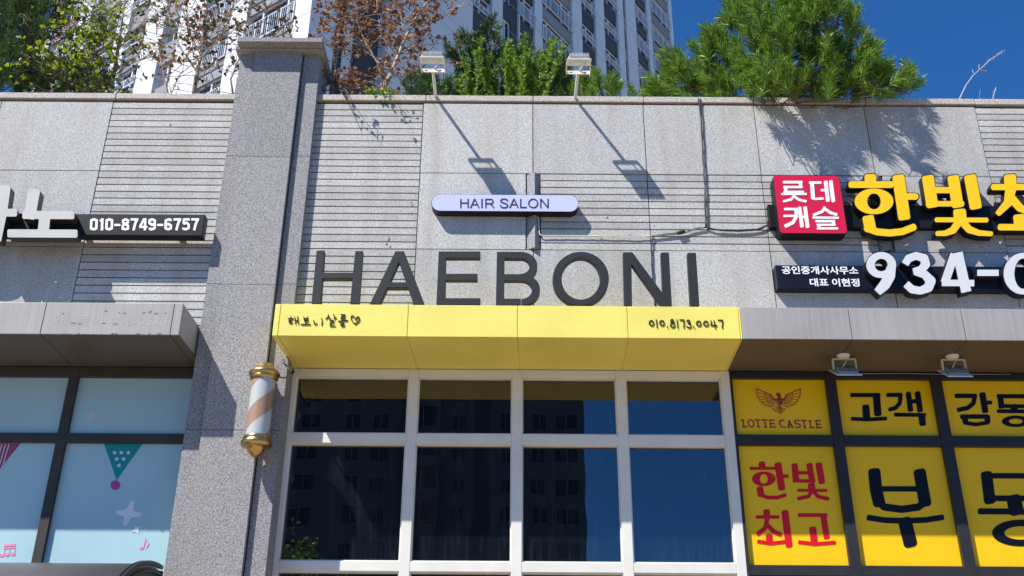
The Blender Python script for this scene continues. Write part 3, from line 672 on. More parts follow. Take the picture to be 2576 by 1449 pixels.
# left sign: grey block letters on a black bar with a phone number
bz1, bz0 = at(*R4(1000, 250), -.155).z, at(*R4(1000, 403), -.155).z; bx1 = at(*R4(1463, 330), -.155).x
sg = thing('letter_sign', 'black bar with white phone number and weathered grey block letters, left of the pillar', 'sign', (bx1 - .5, 0, bz0))
b = MB(); b.box(-5.2, bx1, -0.155, -0.075, bz0, bz1)
bevel(b.build('bar', BLACK, sg), 0.004)
for x in (-2.5, -3.2, -4.0, -4.8):
    st = MB(); st.box(x - .015, x + .015, -0.076, 0.004, (bz0 + bz1) / 2 - .02, (bz0 + bz1) / 2 + .02); st.build('bracket', CABLE, sg)
a = box2(R4, 642, 278, 1432, 368, -0.158)
def digit(ch, x, y, wd, h, t_):               # heavy condensed numerals
    P = lambda a, c: (x + a * wd, y + c * h); q = t_ / wd * .5; r_ = t_ * .42 / h
    rr = lambda cy_, hh_: [P(q, cy_ - hh_ + .14), P(.5, cy_ - hh_), P(1 - q, cy_ - hh_ + .14)]
    if ch == '0': return stroke([P(.5, r_), P(1 - q, .16), P(1 - q, .84), P(.5, 1 - r_), P(q, .84), P(q, .16), P(.5, r_), P(1 - q, .16)], t_, 0)
    if ch == '1': return stroke([P(.62, 0), P(.62, 1)], t_ * 1.05, 0) + stroke([P(.18, .22), P(.6, .10)], t_ * .8, 0)
    if ch == '7': return stroke([P(0, r_), P(1, r_)], t_ * .9, 0) + stroke([P(1 - q, r_), P(.60, .45), P(.42, 1)], t_, 0)
    if ch == '4': return stroke([P(.74, 0), P(.74, 1)], t_, 0) + stroke([P(.0, .72), P(1.05, .72)], t_ * .85, 0) + stroke([P(.60, .03), P(.08, .70)], t_ * .9, 0)
    if ch == '-': return stroke([P(0, .55), P(1, .55)], t_ * .85, 0)
    if ch == '5': return stroke([P(.95, r_), P(.2, r_), P(.15, .45)], t_ * .9, 0) + stroke([P(.14, .46), P(.55, .36), P(1 - q, .52), P(1 - q, .82), P(.5, 1 - r_), P(q, .86), P(q, .78)], t_ * .95, 0)
    if ch == '8': return stroke([P(.5, r_), P(.9 - q * .5, .16), P(.9 - q * .5, .34), P(.5, .46), P(.1 + q * .5, .34), P(.1 + q * .5, .16), P(.5, r_)], t_ * .9, .3) + stroke([P(.5, .46), P(1 - q, .62), P(1 - q, .86), P(.5, 1 - r_), P(q, .86), P(q, .62), P(.5, .46)], t_ * .95, .3)
    s6 = stroke([P(1 - q, .22), P(.88 - q, .1), P(.5, r_), P(q, .18), P(q, .82), P(.5, 1 - r_), P(1 - q, .84), P(1 - q, .60), P(.5, .46), P(q, .56)], t_ * .97, 0)
    if ch == '6': return s6
    return [[(2 * x + wd - a, 2 * y + h - b_) for a, b_ in pl_] for pl_ in s6]
dl = []; xx = 646
for ch in '010-8749-6757':
    wd = 46 if ch == '-' else (40 if ch == '1' else 58)
    dl += [[(a + (325 - b_) * .04, b_) for a, b_ in pl_] for pl_ in digit(ch, xx, 281, wd, 86, 18)]; xx += wd + (9 if ch == '-' else 9)
sc_ = (1428 - 646) / (xx - 9 - 646); dl = [[(646 + (a - 646) * sc_, b_) for a, b_ in pl_] for pl_ in dl]
shape(dl, 0.002, -0.1578, R4, 'lettering', [PRINTWHITE] * 2, sg)
GS = [SIGNGREY, mat('sign_edge_brown', (0.05, 0.042, 0.038), 0.35)]
bevel(shape(stroke([(246, 84), (226, 190), (212, 270)], 84, .2) + stroke([(172, 256), (522, 258)], 58, .2) + stroke([(322, 265), (310, 380)], 80, .1) + stroke([(64, 389), (545, 391)], 58, .2),
      0.075, -0.232, R4, 'letter', GS, sg), 0.004)
bevel(shape(stroke([(36, 58), (10, 240), (-30, 430)], 80, .2) + stroke([(0, 240), (108, 240)], 56, .25) + ring(-230, 260, 150, 105, 62, 48),
      0.075, -0.232, R4, 'letter', GS, sg), 0.004)

# right sign: red box, yellow block letters
R2 = zoom(2600, 600, .5439)
rs = thing('letter_sign', 'large yellow block letters and a red square panel on a black bar, upper right', 'sign', (3, 0, 5.5))
z0_, z1_ = at(*R2(1300, 530), -.045).z, at(*R2(1300, 368), -.045).z
b = MB(); b.box(at(*R2(742, 450), -.045).x, 4.9, -0.045, 0.006, z0_, z1_); bevel(b.build('bar', BLACK, rs), 0.003)
rx0 = (at(*R2(774, 170), -.112).x + at(*R2(816, 570), -.112).x) / 2; rx1 = (at(*R2(1250, 170), -.112).x + at(*R2(1305, 570), -.112).x) / 2
rz1, rz0 = at(*R2(1010, 157), -.112).z, at(*R2(1060, 574), -.112).z
rb = shape([rrect(rx0, rx1, rz0, rz1, .028)], 0.108, -0.110, None, 'panel_box', [BLACK, BLACK], rs)
shape([rrect(rx0 + .003, rx1 - .003, rz0 + .003, rz1 - .003, .026)], 0.002, -0.1125, None, 'panel_face', [RED, RED], rb)
hg = []
S((848, 205), (978, 205), w_=19); S((968, 205), (972, 240), w_=24); S((850, 240), (980, 240), w_=17); S((862, 240), (864, 275), w_=24); S((852, 275), (990, 275), w_=17)
S((920, 282), (920, 308), w_=20); S((835, 290), (1010, 290), w_=15); S((922, 305), (900, 330), (848, 342), w_=18); S((925, 308), (960, 332), (1008, 342), w_=18)
S((1035, 208), (1115, 208), w_=18); S((1052, 208), (1058, 310), w_=28); S((1050, 318), (1075, 326), (1132, 322), w_=17); S((1120, 262), (1160, 262), w_=18); S((1150, 203), (1166, 338), w_=27); S((1186, 200), (1204, 340), w_=28)
S((856, 398), (938, 398), w_=18); S((938, 398), (940, 450), (915, 495), (862, 520), w_=25); S((850, 448), (935, 446), w_=16); S((962, 388), (980, 522), w_=26); S((1002, 388), (1020, 526), w_=27); S((975, 455), (1008, 455), w_=18)
S((1142, 386), (1128, 415), (1065, 440), w_=20); S((1150, 400), (1185, 425), (1228, 438), w_=20); S((1060, 459), (1240, 461), w_=16)
S((1080, 485), (1212, 485), w_=17); S((1204, 485), (1208, 510), w_=24); S((1090, 511), (1218, 511), w_=15); S((1100, 511), (1104, 536), w_=24); S((1092, 537), (1235, 537), w_=16)
shape(hg, 0.002, -0.1152, R2, 'lettering', [PRINTWHITE, PRINTWHITE], rb); hg = []
YS2 = [SIGNYEL, BLACK]
def block(polys, y, mats_, par, dep=0.066):
    global hg
    global GROW
    GROW = 7.0; o = shape(polys(), dep, y, R2, 'letter', [BLACK, BLACK], par)
    GROW = -2.0; shape(polys(), 0.004, y - 0.003, R2, 'letter_face', [mats_[0], mats_[0]], o); GROW = 0.0
han = lambda: stroke([(1470, 162), (1474, 225)], 84, .2) + stroke([(1330, 222), (1622, 222)], 50, .35) + ring(1497, 343, 140, 93, 48, 56, n=48) + stroke([(1672, 168), (1715, 460)], 88, .2) + stroke([(1720, 308), (1796, 308)], 48, .45)\
    + stroke([(1455, 460), (1472, 545)], 84, .2) + stroke([(1445, 535), (1520, 562), (1610, 570), (1700, 560), (1782, 528)], 52, .4)
block(han, -.112, YS2, rs)
bit = lambda: stroke([(1884, 172), (1916, 372)], 86, .2) + stroke([(2066, 172), (2098, 372)], 84, .2) + stroke([(1900, 262), (2080, 262)], 46, 0) + stroke([(1880, 360), (2134, 360)], 40, .3) + stroke([(2188, 168), (2228, 382)], 88, .2)\
    + stroke([(2112, 414), (2118, 482)], 92, .2) + stroke([(1946, 475), (2306, 477)], 36, .4) + stroke([(2110, 485), (2065, 550), (2010, 572), (1950, 574)], [58, 54, 42, 36], .35) + stroke([(2128, 485), (2180, 545), (2250, 570), (2340, 576)], [58, 54, 42, 36], .35)
block(bit, -.112, YS2, rs)
cho = lambda: stroke([(2474, 165), (2480, 250)], 88, .2) + stroke([(2352, 240), (2610, 240)], 46, .35) + stroke([(2480, 250), (2462, 350), (2390, 428)], [80, 64, 44], .35) + stroke([(2492, 330), (2545, 390), (2620, 425)], [64, 58, 44], .35)\
    + stroke([(2540, 452), (2548, 525)], 86, .2) + stroke([(2402, 528), (2700, 530)], 48, .35) + stroke([(2690, 168), (2740, 560)], 88, .2)
block(cho, -.112, YS2, rs)
# lower sign: small white text and white numerals
ns = thing('letter_sign', 'white numerals and small white text on a navy bar, below the yellow letters', 'sign', (3, 0, 5.0))
z0_, z1_ = at(*R2(1150, 968), -.08).z, at(*R2(1150, 803), -.08).z
b = MB(); b.box((at(*R2(788, 805), -.08).x + at(*R2(804, 965), -.08).x) / 2, 4.9, -0.08, 0.006, z0_, z1_); bevel(b.build('bar', mat('navy_bar', (0.007, 0.009, 0.018), 0.4, spec=0.25, vary=0.2), ns), 0.003)
a = box2(R2, 838, 810, 1378, 864, -.083); text_mesh('공인중개사사무소', *a, -0.0825, 0.002, 0.020).build('lettering', PRINTWHITE, ns)
a = box2(R2, 1040, 897, 1388, 952, -.083); text_mesh('대표 이현정', *a, -0.0825, 0.002, 0.020).build('lettering', PRINTWHITE, ns)
WS = [SIGNWHITE, BLACK]
def slant(polys, k=.17, y0=860): return polys
dg = {'9': lambda: ring(1549, 800, 108, 94, 46, 44, n=44) + stroke([(1622, 815), (1610, 880), (1575, 940), (1525, 992)], [66, 78, 80, 62], .12),
 '3': lambda: stroke([(1722, 790), (1745, 752), (1800, 733), (1858, 752), (1868, 795), (1840, 832), (1782, 845)], [56, 58, 56, 62, 66, 60, 46], .1) + stroke([(1790, 850), (1862, 868), (1905, 915), (1888, 962), (1830, 985), (1770, 975), (1730, 938)], [46, 60, 72, 68, 56, 58, 56], .1),
 '4': lambda: stroke([(2098, 712), (2160, 992)], 74, .04) + stroke([(1986, 928), (2216, 930)], 48, .04) + stroke([(2076, 722), (2006, 926)], 62, .04),
 '-': lambda: stroke([(2240, 856), (2392, 856)], 46, .04),
 '0': lambda: ring(2568, 862, 140, 150, 62, 108, n=52)}
for ch in ('9', '3', '4', '-', '0'): block(dg[ch], -.152, WS, ns, 0.07)

# ================================================================== flood lamps on arms above the parapet
def lampbody(b, c, wd, dp, th, up):       # finned body centred at c
    x, y, z = c
    return b
def parapet_lamp(u0, v0, u1, v1, label):
    base = at(u0, v0, -.012); br = at(u1, v1, -0.30); tip = Vector((br.x, -0.30, br.z))
    t = thing('flood_lamp', label, 'flood lamp', (base.x, 0, base.z), 'flood lamps on arms along the parapet')
    a = MB(); a.tube([(base.x - .005, 0.12, base.z - .03), (base.x, -0.02, base.z + .012), tip], 0.013, 8); a.box(base.x - .035, base.x + .025, 0.06, 0.16, 6.788, 6.80)
    a.build('arm', LAMPW, t, True)
    w_ = 0.092
    f = MB(); f.box(tip.x - w_, tip.x + w_, -0.315, -0.309, tip.z - .016, tip.z + .016)
    for s_ in (-1, 1): f.hexa([(tip.x + s_ * (w_ - .0) - .003, -0.40, tip.z + .010), (tip.x + s_ * w_ + .003, -0.40, tip.z + .010), (tip.x + s_ * w_ + .003, -0.3092, tip.z - .012), (tip.x + s_ * w_ - .003, -0.3092, tip.z - .012), (tip.x + s_ * w_ - .003, -0.40, tip.z + .034), (tip.x + s_ * w_ + .003, -0.40, tip.z + .034), (tip.x + s_ * w_ + .003, -0.3092, tip.z + .014), (tip.x + s_ * w_ - .003, -0.3092, tip.z + .014)])
    f.build('bracket', LAMPW, t)
    for s_ in (-1, 1):
        sl_ = MB(); sl_.box(tip.x + s_ * .055 - .009, tip.x + s_ * .055 + .009, -0.3165, -0.3152, tip.z - .004, tip.z + .004); sl_.build('slot', CABLE, t)
    ca, sa = math.cos(R(15)), math.sin(R(15)); O_ = Vector((tip.x, -0.362, tip.z + .034))
    Q = lambda x, d, n: (O_.x + x, O_.y - d * ca - n * sa, O_.z - d * sa + n * ca)
    def slab(b, x0, x1, d0, d1, n0, n1, mi=0): b.hexa([Q(x0, d1, n0), Q(x1, d1, n0), Q(x1, d0, n0), Q(x0, d0, n0), Q(x0, d1, n1), Q(x1, d1, n1), Q(x1, d0, n1), Q(x0, d0, n1)], mi)
    h = MB(); slab(h, -w_ - .002, w_ + .002, 0, .118, -.008, .004); slab(h, -w_ + .008, w_ - .008, .006, .112, .0045, .022); bevel(h.build('housing', LAMPW, t), .003)
    for i in range(15):
        x = -w_ + .020 + i * (2 * w_ - .040) / 14; fn = MB(); slab(fn, x - .0018, x + .0018, .010, .116, .0225, .050); fn.build('cooling_fin', LAMPW, t)
    gl = MB(); slab(gl, -w_ + .016, w_ - .016, .016, .100, -.0105, -.0085); gl.build('glass', LAMPGL, t)
    k = MB(); k.tube([(tip.x + .006, -0.30, tip.z), (tip.x + .012, -0.318, tip.z + .02), (tip.x + .03, -0.34, tip.z + .03), (tip.x + .034, -0.37, tip.z + .024)], 0.005, 6); k.build('cord', LAMPW, t, True)
    return t
parapet_lamp(1096, 245, 1090, 180, 'white flood lamp on its arm at the left, before the dense green shrubs')
parapet_lamp(1447, 249, 1454, 185, 'white flood lamp on its arm at the right, nearer the big pine')

# flood lamps under the right canopy
def soffit_lamp(u, v, label, tilt):
    p = at(u, v, -0.13); c = Vector((p.x, -0.13, ZB)); zs = ZB + (ZS - ZB) * .5 - .002
    t = thing('soffit_lamp', label, 'flood lamp', (c.x, c.y, zs), 'flood lamps hung under the grey canopy')
    m_ = MB(); m_.lathe((c.x, c.y, zs), [(0.0, -.028), (.022, -.028), (.034, -.022), (.046, -.006), (.048, 0)], 20); m_.build('mount', LAMPW, t, True)
    st_ = MB(); st_.tube([(c.x, c.y, zs - .025), (c.x, c.y, zs - .026)], .008, 8); st_.build('stem', LAMPW, t)
    zt_ = zs - .026; hw_ = .076; b_ = MB(); dy = .0
    b_.box(c.x - hw_, c.x + hw_, c.y - .012, c.y + .012, zt_ - .004, zt_)
    for s_ in (-1, 1):
        x = c.x + s_ * (hw_ + .002)
        b_.hexa([(x - .003, c.y - .012, zt_ - .080), (x + .003, c.y - .012, zt_ - .080), (x + .003, c.y + .012, zt_ - .080), (x - .003, c.y + .012, zt_ - .080),
                 (x - .003, c.y - .012, zt_), (x + .003, c.y - .012, zt_), (x + .003, c.y + .012, zt_), (x - .003, c.y + .012, zt_)])
    b_.build('bracket', LAMPW, t)
    zb = zt_ - .080; h = MB(); yo = c.y
    P = lambda x, y, z: (x, yo + y, zb + z - y * tilt)
    def tb(x0, x1, y0, y1, z0, z1): h.hexa([P(x0, y0, z0), P(x1, y0, z0), P(x1, y1, z0), P(x0, y1, z0), P(x0, y0, z1), P(x1, y0, z1), P(x1, y1, z1), P(x0, y1, z1)])
    tb(c.x - hw_ - .012, c.x + hw_ + .012, -.075, .075, -.026, -.017); bevel(h.build('rim', LAMPW, t), .002)
    h = MB(); tb(c.x - hw_ + .006, c.x + hw_ - .006, -.06, .06, -.0168, .0)
    for i in range(13):
        x = c.x - hw_ + .014 + i * (2 * hw_ - .028) / 12; tb(x - .0018, x + .0018, -.058, .058, .0003, .024)
    h.build('cooling_fins', LAMPG, t)
    k = MB(); k.tube([(c.x + .02, c.y, zs - .03), (c.x - .01, c.y - .02, zs - .08), (c.x - .05, c.y - .01, zs - .13), (c.x - .06, c.y, zb)], .004, 6); k.build('cord', LAMPW, t, True)
    return t
soffit_lamp(2120, 888, 'first finned flood lamp under the grey canopy, nearest the yellow canopy', -.62)
soffit_lamp(2394, 892, 'second finned flood lamp under the grey canopy, farther right', -.70)
cab = MB(); zc_ = ZS - .012
cab.tube([(2.30, .145, zc_), (2.55, .140, zc_ - .012), (2.85, .142, zc_ - .006), (3.1, .142, zc_ - .012), (3.6, .142, zc_ - .008)], .003, 6)
tag(cab.build('lamp_cable', CABLEG, None, True), 'thin pale cable running below the grey canopy soffit', 'cable')

# ================================================================== barber pole
bp = at(655, 1030, -0.20); YB = -0.20
ztop, zbot = at(668, 920, YB).z, at(645, 1150, YB).z; H_ = ztop - zbot; bx = bp.x
t = thing('barber_pole', 'barber pole with tan and white stripes and brass caps on the pillar', 'barber pole', (bx, YB, zbot))
rc = 0.080
sp = bpy.data.materials.new('pole_stripes'); sp.use_nodes = True; N, L = nodes(sp); p_ = N['Principled BSDF']
tc = N.new('ShaderNodeTexCoord'); sx = N.new('ShaderNodeSeparateXYZ'); L.new(tc.outputs['Object'], sx.inputs[0])
at2 = N.new('ShaderNodeMath'); at2.operation = 'ARCTAN2'
m1_ = N.new('ShaderNodeMath'); m1_.operation = 'SUBTRACT'; L.new(sx.outputs['X'], m1_.inputs[0]); m1_.inputs[1].default_value = bx
m2_ = N.new('ShaderNodeMath'); m2_.operation = 'SUBTRACT'; L.new(sx.outputs['Y'], m2_.inputs[0]); m2_.inputs[1].default_value = YB
L.new(m2_.outputs[0], at2.inputs[0]); L.new(m1_.outputs[0], at2.inputs[1])
ma = N.new('ShaderNodeMath'); ma.operation = 'MULTIPLY'; L.new(at2.outputs[0], ma.inputs[0]); ma.inputs[1].default_value = -0.75 / (math.pi)
mz = N.new('ShaderNodeMath'); mz.operation = 'MULTIPLY_ADD'; L.new(sx.outputs['Z'], mz.inputs[0]); mz.inputs[1].default_value = 1 / 0.30; L.new(ma.outputs[0], mz.inputs[2])
fr = N.new('ShaderNodeMath'); fr.operation = 'FRACT'; L.new(mz.outputs[0], fr.inputs[0])
gt = N.new('ShaderNodeMath'); gt.operation = 'GREATER_THAN'; L.new(fr.outputs[0], gt.inputs[0]); gt.inputs[1].default_value = 0.52
mx = N.new('ShaderNodeMix'); mx.data_type = 'RGBA'; mx.inputs[6].default_value = (0.47, 0.50, 0.47, 1); mx.inputs[7].default_value = (0.37, 0.225, 0.135, 1)
L.new(gt.outputs[0], mx.inputs[0]); L.new(mx.outputs[2], p_.inputs['Base Color']); p_.inputs['Roughness'].default_value = .35
p_.inputs['Coat Weight'].default_value = 0.8; p_.inputs['Coat Roughness'].default_value = 0.04
m_ = MB(); m_.lathe((bx, YB, 0), [(rc, zbot + .12), (rc, ztop - .09)], 48); m_.build('striped_cylinder', sp, t, True)
m_ = MB(); c_ = (bx, YB, ztop)
m_.lathe(c_, [(0.0, .020), (.030, .016), (.052, .004), (.066, -.014), (.074, -.030), (.084, -.036), (.092, -.042), (.103, -.054), (.107, -.066), (.103, -.077), (.091, -.084), (.097, -.091), (.095, -.100), (rc + .002, -.110)], 48)
m_.build('top_cap', GOLD, t, True)
m_ = MB(); c_ = (bx, YB, zbot)
m_.lathe(c_, [(rc + .002, .140), (rc + .010, .134), (rc + .012, .122), (rc + .007, .114), (rc + .020, .104), (rc + .025, .090), (rc + .020, .074), (rc - .004, .064), (rc - .022, .056), (rc - .028, .036), (rc - .048, .014), (.018, .002), (0, 0)], 48)
m_.build('bottom_cap', GOLD, t, True)
m_ = MB(); xk = bx + 0.05
m_.box(bx - .03, bx + .05, YB + .05, YS + .002, ztop - .11, ztop - .08); m_.box(bx - .03, bx + .05, YB + .05, YS + .002, zbot + .12, zbot + .15); m_.box(bx - .03, bx + .05, YS - .012, YS - .001, zbot + .1, ztop - .06)
m_.build('wall_bracket', mat('chrome', (0.5, 0.5, 0.5), .25, metal=1), t)

# ================================================================== cables on the wall
def cable(name, label, runs, m=CABLE):
    t = thing(name, label, 'cable', tuple(at(*runs[0][0][0][:2], -.01)))
    for pts, rad, mm in runs:
        b = MB(); pp = []
        for q in pts: pp.append(at(q[0], q[1], q[2] if len(q) > 2 else -.011))
        sm = []
        for i in range(len(pp) - 1):
            for k in range(6): sm.append(pp[i].lerp(pp[i + 1], k / 6) + Vector((0.0025 * math.sin(i * 2.1 + k), -0.002 * abs(math.sin(k + i)), 0.0)))
        sm.append(pp[-1]); b.tube(sm, rad, 6); b.build('strand', mm, t, True)
    return t
cable('cable_bundle', 'bundle of black cables running down the wall from the parapet and branching below', [
    ([(1757, 244, .1), (1757, 249, -.02), (1760, 262), (1765, 340), (1770, 420), (1774, 480), (1776, 540), (1777, 572)], .006, CABLE),
    ([(1761, 245, .1), (1761, 249, -.02), (1763, 262), (1768, 340), (1773, 430), (1777, 500), (1778, 572)], .005, CABLEG),
    ([(1759, 246, .1), (1759, 250, -.02), (1765, 300), (1771, 400), (1773, 470), (1775, 572)], .005, CABLE),
    ([(1777, 572), (1750, 575), (1722, 585), (1705, 586), (1672, 590), (1645, 594), (1639, 604), (1639, 640), (1642, 700), (1648, 770)], .0055, CABLE),
    ([(1775, 572), (1745, 578), (1715, 588), (1690, 590), (1650, 594), (1640, 592)], .006, CABLEG),
    ([(1640, 594), (1600, 596), (1500, 594), (1420, 593), (1364, 593), (1358, 590), (1355, 575), (1354, 540)], .004, LAMPW),
    ([(1778, 572), (1800, 578), (1850, 580), (1905, 577), (1928, 568), (1934, 550), (1936, 535)], .006, CABLE),
    ([(1778, 573), (1812, 580), (1860, 582), (1910, 578), (1934, 566)], .005, CABLE),
    ([(1703, 587, -.02), (1722, 582, -.02)], .014, CABLE)])
cable('cable_bundle', 'short black wire with a bulb end at the left end of the yellow canopy', [
    ([(712, 905, -.10), (716, 915, -.12), (722, 922, -.11), (727, 930, -.13), (735, 935, -.12)], .006, CABLE), ([(733, 934, -.12), (737, 937, -.12)], .018, CABLE), ([(714, 906, -.10), (700, 925, -.08), (690, 940, -.06)], .003, CABLEG)])

# ================================================================== small arched door canopy at the lower left
ac = thing('door_canopy', 'small dark arched canopy with tubular ribs over a doorway at lower left', 'door canopy', (-2.9, 0, 2.6))
ax0, ax1 = -3.38, at(409, 1416, .1).x - .0; ztp = at(380, 1409, -.12).z
pr = [(0.12 - 0.90 * math.cos(R(90 - 84 * i / 22)), ztp - 0.60 * (1 - math.sin(R(90 - 84 * i / 22)))) for i in range(23)]
s = MB(); n_ = len(pr)
s.v = [(x, y, z) for x in (ax0, ax1) for (y, z) in pr]
s.f = [(i, i + 1, n_ + i + 1, n_ + i) for i in range(n_ - 1)]; s.m = [0] * len(s.f)
sh = s.build('roof_sheet', mat('grey_polycarbonate', (0.085, 0.083, 0.083), .4, vary=.1, scale=3), ac, True)
so_ = sh.modifiers.new('solid', 'SOLIDIFY'); so_.thickness = .006
for x in (ax0 + .01, ax1 - .01):
    b = MB(); cv = [(x, q[0], q[1] + .004) for q in pr]; b.tube(cv, .016, 8); b.tube([(x - .028, y, z + .004) for (_, y, z) in cv], .011, 8)
    b.tube([(x, y, z - .05) for (_, y, z) in cv[:-2]], .010, 6)
    b.tube([(x, .15, ztp - .55), (x, -.2, ztp - .52), (x, -.62, ztp - .36)], .012, 6); b.tube([(x, .13, ztp - .02), (x, .13, ztp - .9)], .014, 8)
    b.build('rib', DARKF, ac, True)
    ep = MB(); dx = .012 if x < -3 else -.012
    ep.v = [(x + dx + k, y, z - .02) for k in (0, .006) for (y, z) in pr] + [(x + dx + k, .12, pr[-1][1] - .02) for k in (0, .006)]; m_e = len(pr)
    ep.f = [tuple(range(m_e)) + (2 * m_e,), tuple(range(m_e, 2 * m_e))[::-1] + (2 * m_e + 1,)]; ep.m = [0, 0]; ep.build('end_panel', mat('dark_brown_panel', (.045, .035, .03), .6), ac)

# ================================================================== planting on the roof
def unit(v): return v / np.maximum(np.linalg.norm(v, axis=-1, keepdims=True), 1e-9)
def raw_mesh(name, V, F, m, parent):
    me = bpy.data.meshes.new(name); nv, nf = len(V), len(F); k = F.shape[1]
    me.vertices.add(nv); me.vertices.foreach_set('co', np.asarray(V, np.float32).ravel())
    me.loops.add(nf * k); me.loops.foreach_set('vertex_index', np.asarray(F, np.int32).ravel())
    me.polygons.add(nf); me.polygons.foreach_set('loop_start', np.arange(0, nf * k, k, dtype=np.int32)); me.polygons.foreach_set('loop_total', np.full(nf, k, np.int32))
    me.materials.append(m); me.update(calc_edges=True); return link(name, me, parent)
def needles(P, D, Ln, n, nl, hw, spread=(28, 62), droop=0.15):
    """Brushes of needles round shoots: P base, D direction, Ln length."""
    k = len(P); t = rng.uniform(0.12, 1.0, (k, n)) ** 0.8
    phi = np.radians(rng.uniform(spread[0], spread[1], (k, n)) * (1.12 - 0.5 * t)); th = rng.uniform(0, 2 * np.pi, (k, n))
    e1 = unit(np.cross(D, rng.normal(size=(k, 3)))); e2 = np.cross(D, e1)
    rad = e1[:, None] * np.cos(th)[..., None] + e2[:, None] * np.sin(th)[..., None]
    d = unit(D[:, None] * np.cos(phi)[..., None] + rad * np.sin(phi)[..., None] + np.array([0, 0, -droop]) * rng.uniform(0, 1, (k, n, 1)))
    b = P[:, None] + D[:, None] * (t * Ln[:, None])[..., None]; L_ = nl * rng.uniform(.7, 1.15, (k, n, 1))
    s = unit(np.cross(d, rng.normal(size=(k, n, 3)))) * hw
    mid_ = b + d * L_ * .55 + np.array([0, 0, 0.004]); tip = b + d * L_ + np.array([0, 0, -droop * .06]) * L_ / .1
    V = np.stack([b - s * .6, b + s * .6, mid_ + s, tip, mid_ - s], 2).reshape(-1, 3)
    F = np.arange(len(V)).reshape(-1, 5); return V, F
def inside(poly, x, y):
    c = False; j = len(poly) - 1
    for i in range(len(poly)):
        if (poly[i][1] > y) != (poly[j][1] > y) and x < (poly[j][0] - poly[i][0]) * (y - poly[i][1]) / (poly[j][1] - poly[i][1]) + poly[i][0]: c = not c
        j = i
    return c
def pine(name, label, base, outline, Y0, half, nshoots, n, nl, hw, m, group=None, up=0.7, slen=(.12, .24), edge=True, loc_r=.03, cat='tree', trunk_top=None, ymin=None):
    """A pine: leader, whorled limbs reaching to shoots spread through a crown of real depth."""
    base = Vector(base); t = thing(name, label, cat, base, group); tb = MB()
    xs = [p[0] for p in outline]; ys = [p[1] for p in outline]; cxm = (min(xs) + max(xs)) / 2; wd = (max(xs) - min(xs)) / 2
    pts = []
    while len(pts) < nshoots:
        u, v = random.uniform(min(xs), max(xs)), random.uniform(min(ys), max(ys))
        if not inside(outline, u, v): continue
        f = math.sqrt(max(0.05, 1 - ((u - cxm) / wd) ** 2)); Y = Y0 + random.uniform(-1, 1) * half * f
        if ymin and u > 1880 and random.random() < .65: Y = random.uniform(-.38, .3)
        if ymin: Y = max(Y, ymin(u) + random.uniform(0, .15))
        pts.append(at(u, v, Y))
    top = max(p.z for p in pts); tt = trunk_top or Vector((base.x, Y0, top - .15))
    lead = [base, base.lerp(tt, .35) + Vector((.03, 0, 0)), base.lerp(tt, .7) - Vector((.02, 0, 0)), tt]
    tb.tube(lead, [loc_r, loc_r * .75, loc_r * .5, loc_r * .2], 8)
    P, D, Ln = [], [], []
    anchors = []
    for i in range(16):                                 # main limbs
        q = random.choice(pts); k = random.uniform(.05, .6); a = base.lerp(tt, k)
        e = a.lerp(q, .75); mdl = a.lerp(e, .5) - Vector((0, 0, .03)); tb.tube([a, mdl, e], [loc_r * .4, loc_r * .28, loc_r * .12], 6); anchors += [a, mdl, e, a.lerp(mdl, .5), mdl.lerp(e, .5)]
    anchors += [base.lerp(tt, k) for k in (.1, .25, .4, .55, .7, .85, 1)]
    for q in pts:
        o = min((x for x in anchors if x.z < q.z + .1), key=lambda x: (x - q).length, default=base)
        out = (q - Vector((base.x, Y0, base.z))); out = out.normalized() if out.length > 1e-6 else Vector((0, 0, 1))
        d = (out * (1 - up) + Vector((0, 0, up)) + Vector((random.gauss(0, .22), random.gauss(0, .22), random.gauss(0, .15)))).normalized()
        L_ = random.uniform(*slen); s0 = q - d * L_ * .5
        tb.tube([o, o.lerp(s0, .5) - Vector((0, 0, .02)), s0, s0 + d * L_], [.0045, .004, .0035, .002], 5)
        P.append(s0); D.append(d); Ln.append(L_)
    tb.build('trunk', BARK, t, True)
    V, F = needles(np.array(P), np.array(D), np.array(Ln), n, nl, hw)
    raw_mesh('crown', V, F, m, t); return t
def leafset(B, D, size, wide=0.75, fold=0.25, heart=True):
    """Folded leaves: B base points, D pointing direction."""
    B, D = np.asarray(B), unit(np.asarray(D)); k = len(B); size = np.asarray(size).reshape(-1, 1)
    s = unit(np.cross(D, rng.normal(size=(k, 3)))); nrm = np.cross(s, D)
    pet = B + D * size * .15
    c = [pet, pet + D * size * .12 + s * size * wide * .42 + nrm * size * fold * .4, pet + D * size * .38 + s * size * wide * .5 + nrm * size * fold * .5, pet + D * size * .72 + s * size * wide * .25 + nrm * size * fold * .2,
         pet + D * size - nrm * size * .12, pet + D * size * .72 - s * size * wide * .25 + nrm * size * fold * .2, pet + D * size * .38 - s * size * wide * .5 + nrm * size * fold * .5, pet + D * size * .12 - s * size * wide * .42 + nrm * size * fold * .4]
    V = np.stack(c, 1).reshape(-1, 3); b = np.arange(k)[:, None] * 8
    F = np.concatenate([b + np.array([[0, 1, 2, 3]]), b + np.array([[0, 3, 4, 4]]), b + np.array([[0, 4, 5, 5]]), b + np.array([[0, 5, 6, 7]])])
    me_f = [tuple(dict.fromkeys(f)) for f in F.tolist()]; return V, me_f
def py_mesh(name, V, F, m, parent):
    me = bpy.data.meshes.new(name); me.from_pydata(np.asarray(V).tolist(), [], F); me.materials.append(m); me.update(); return link(name, me, parent)
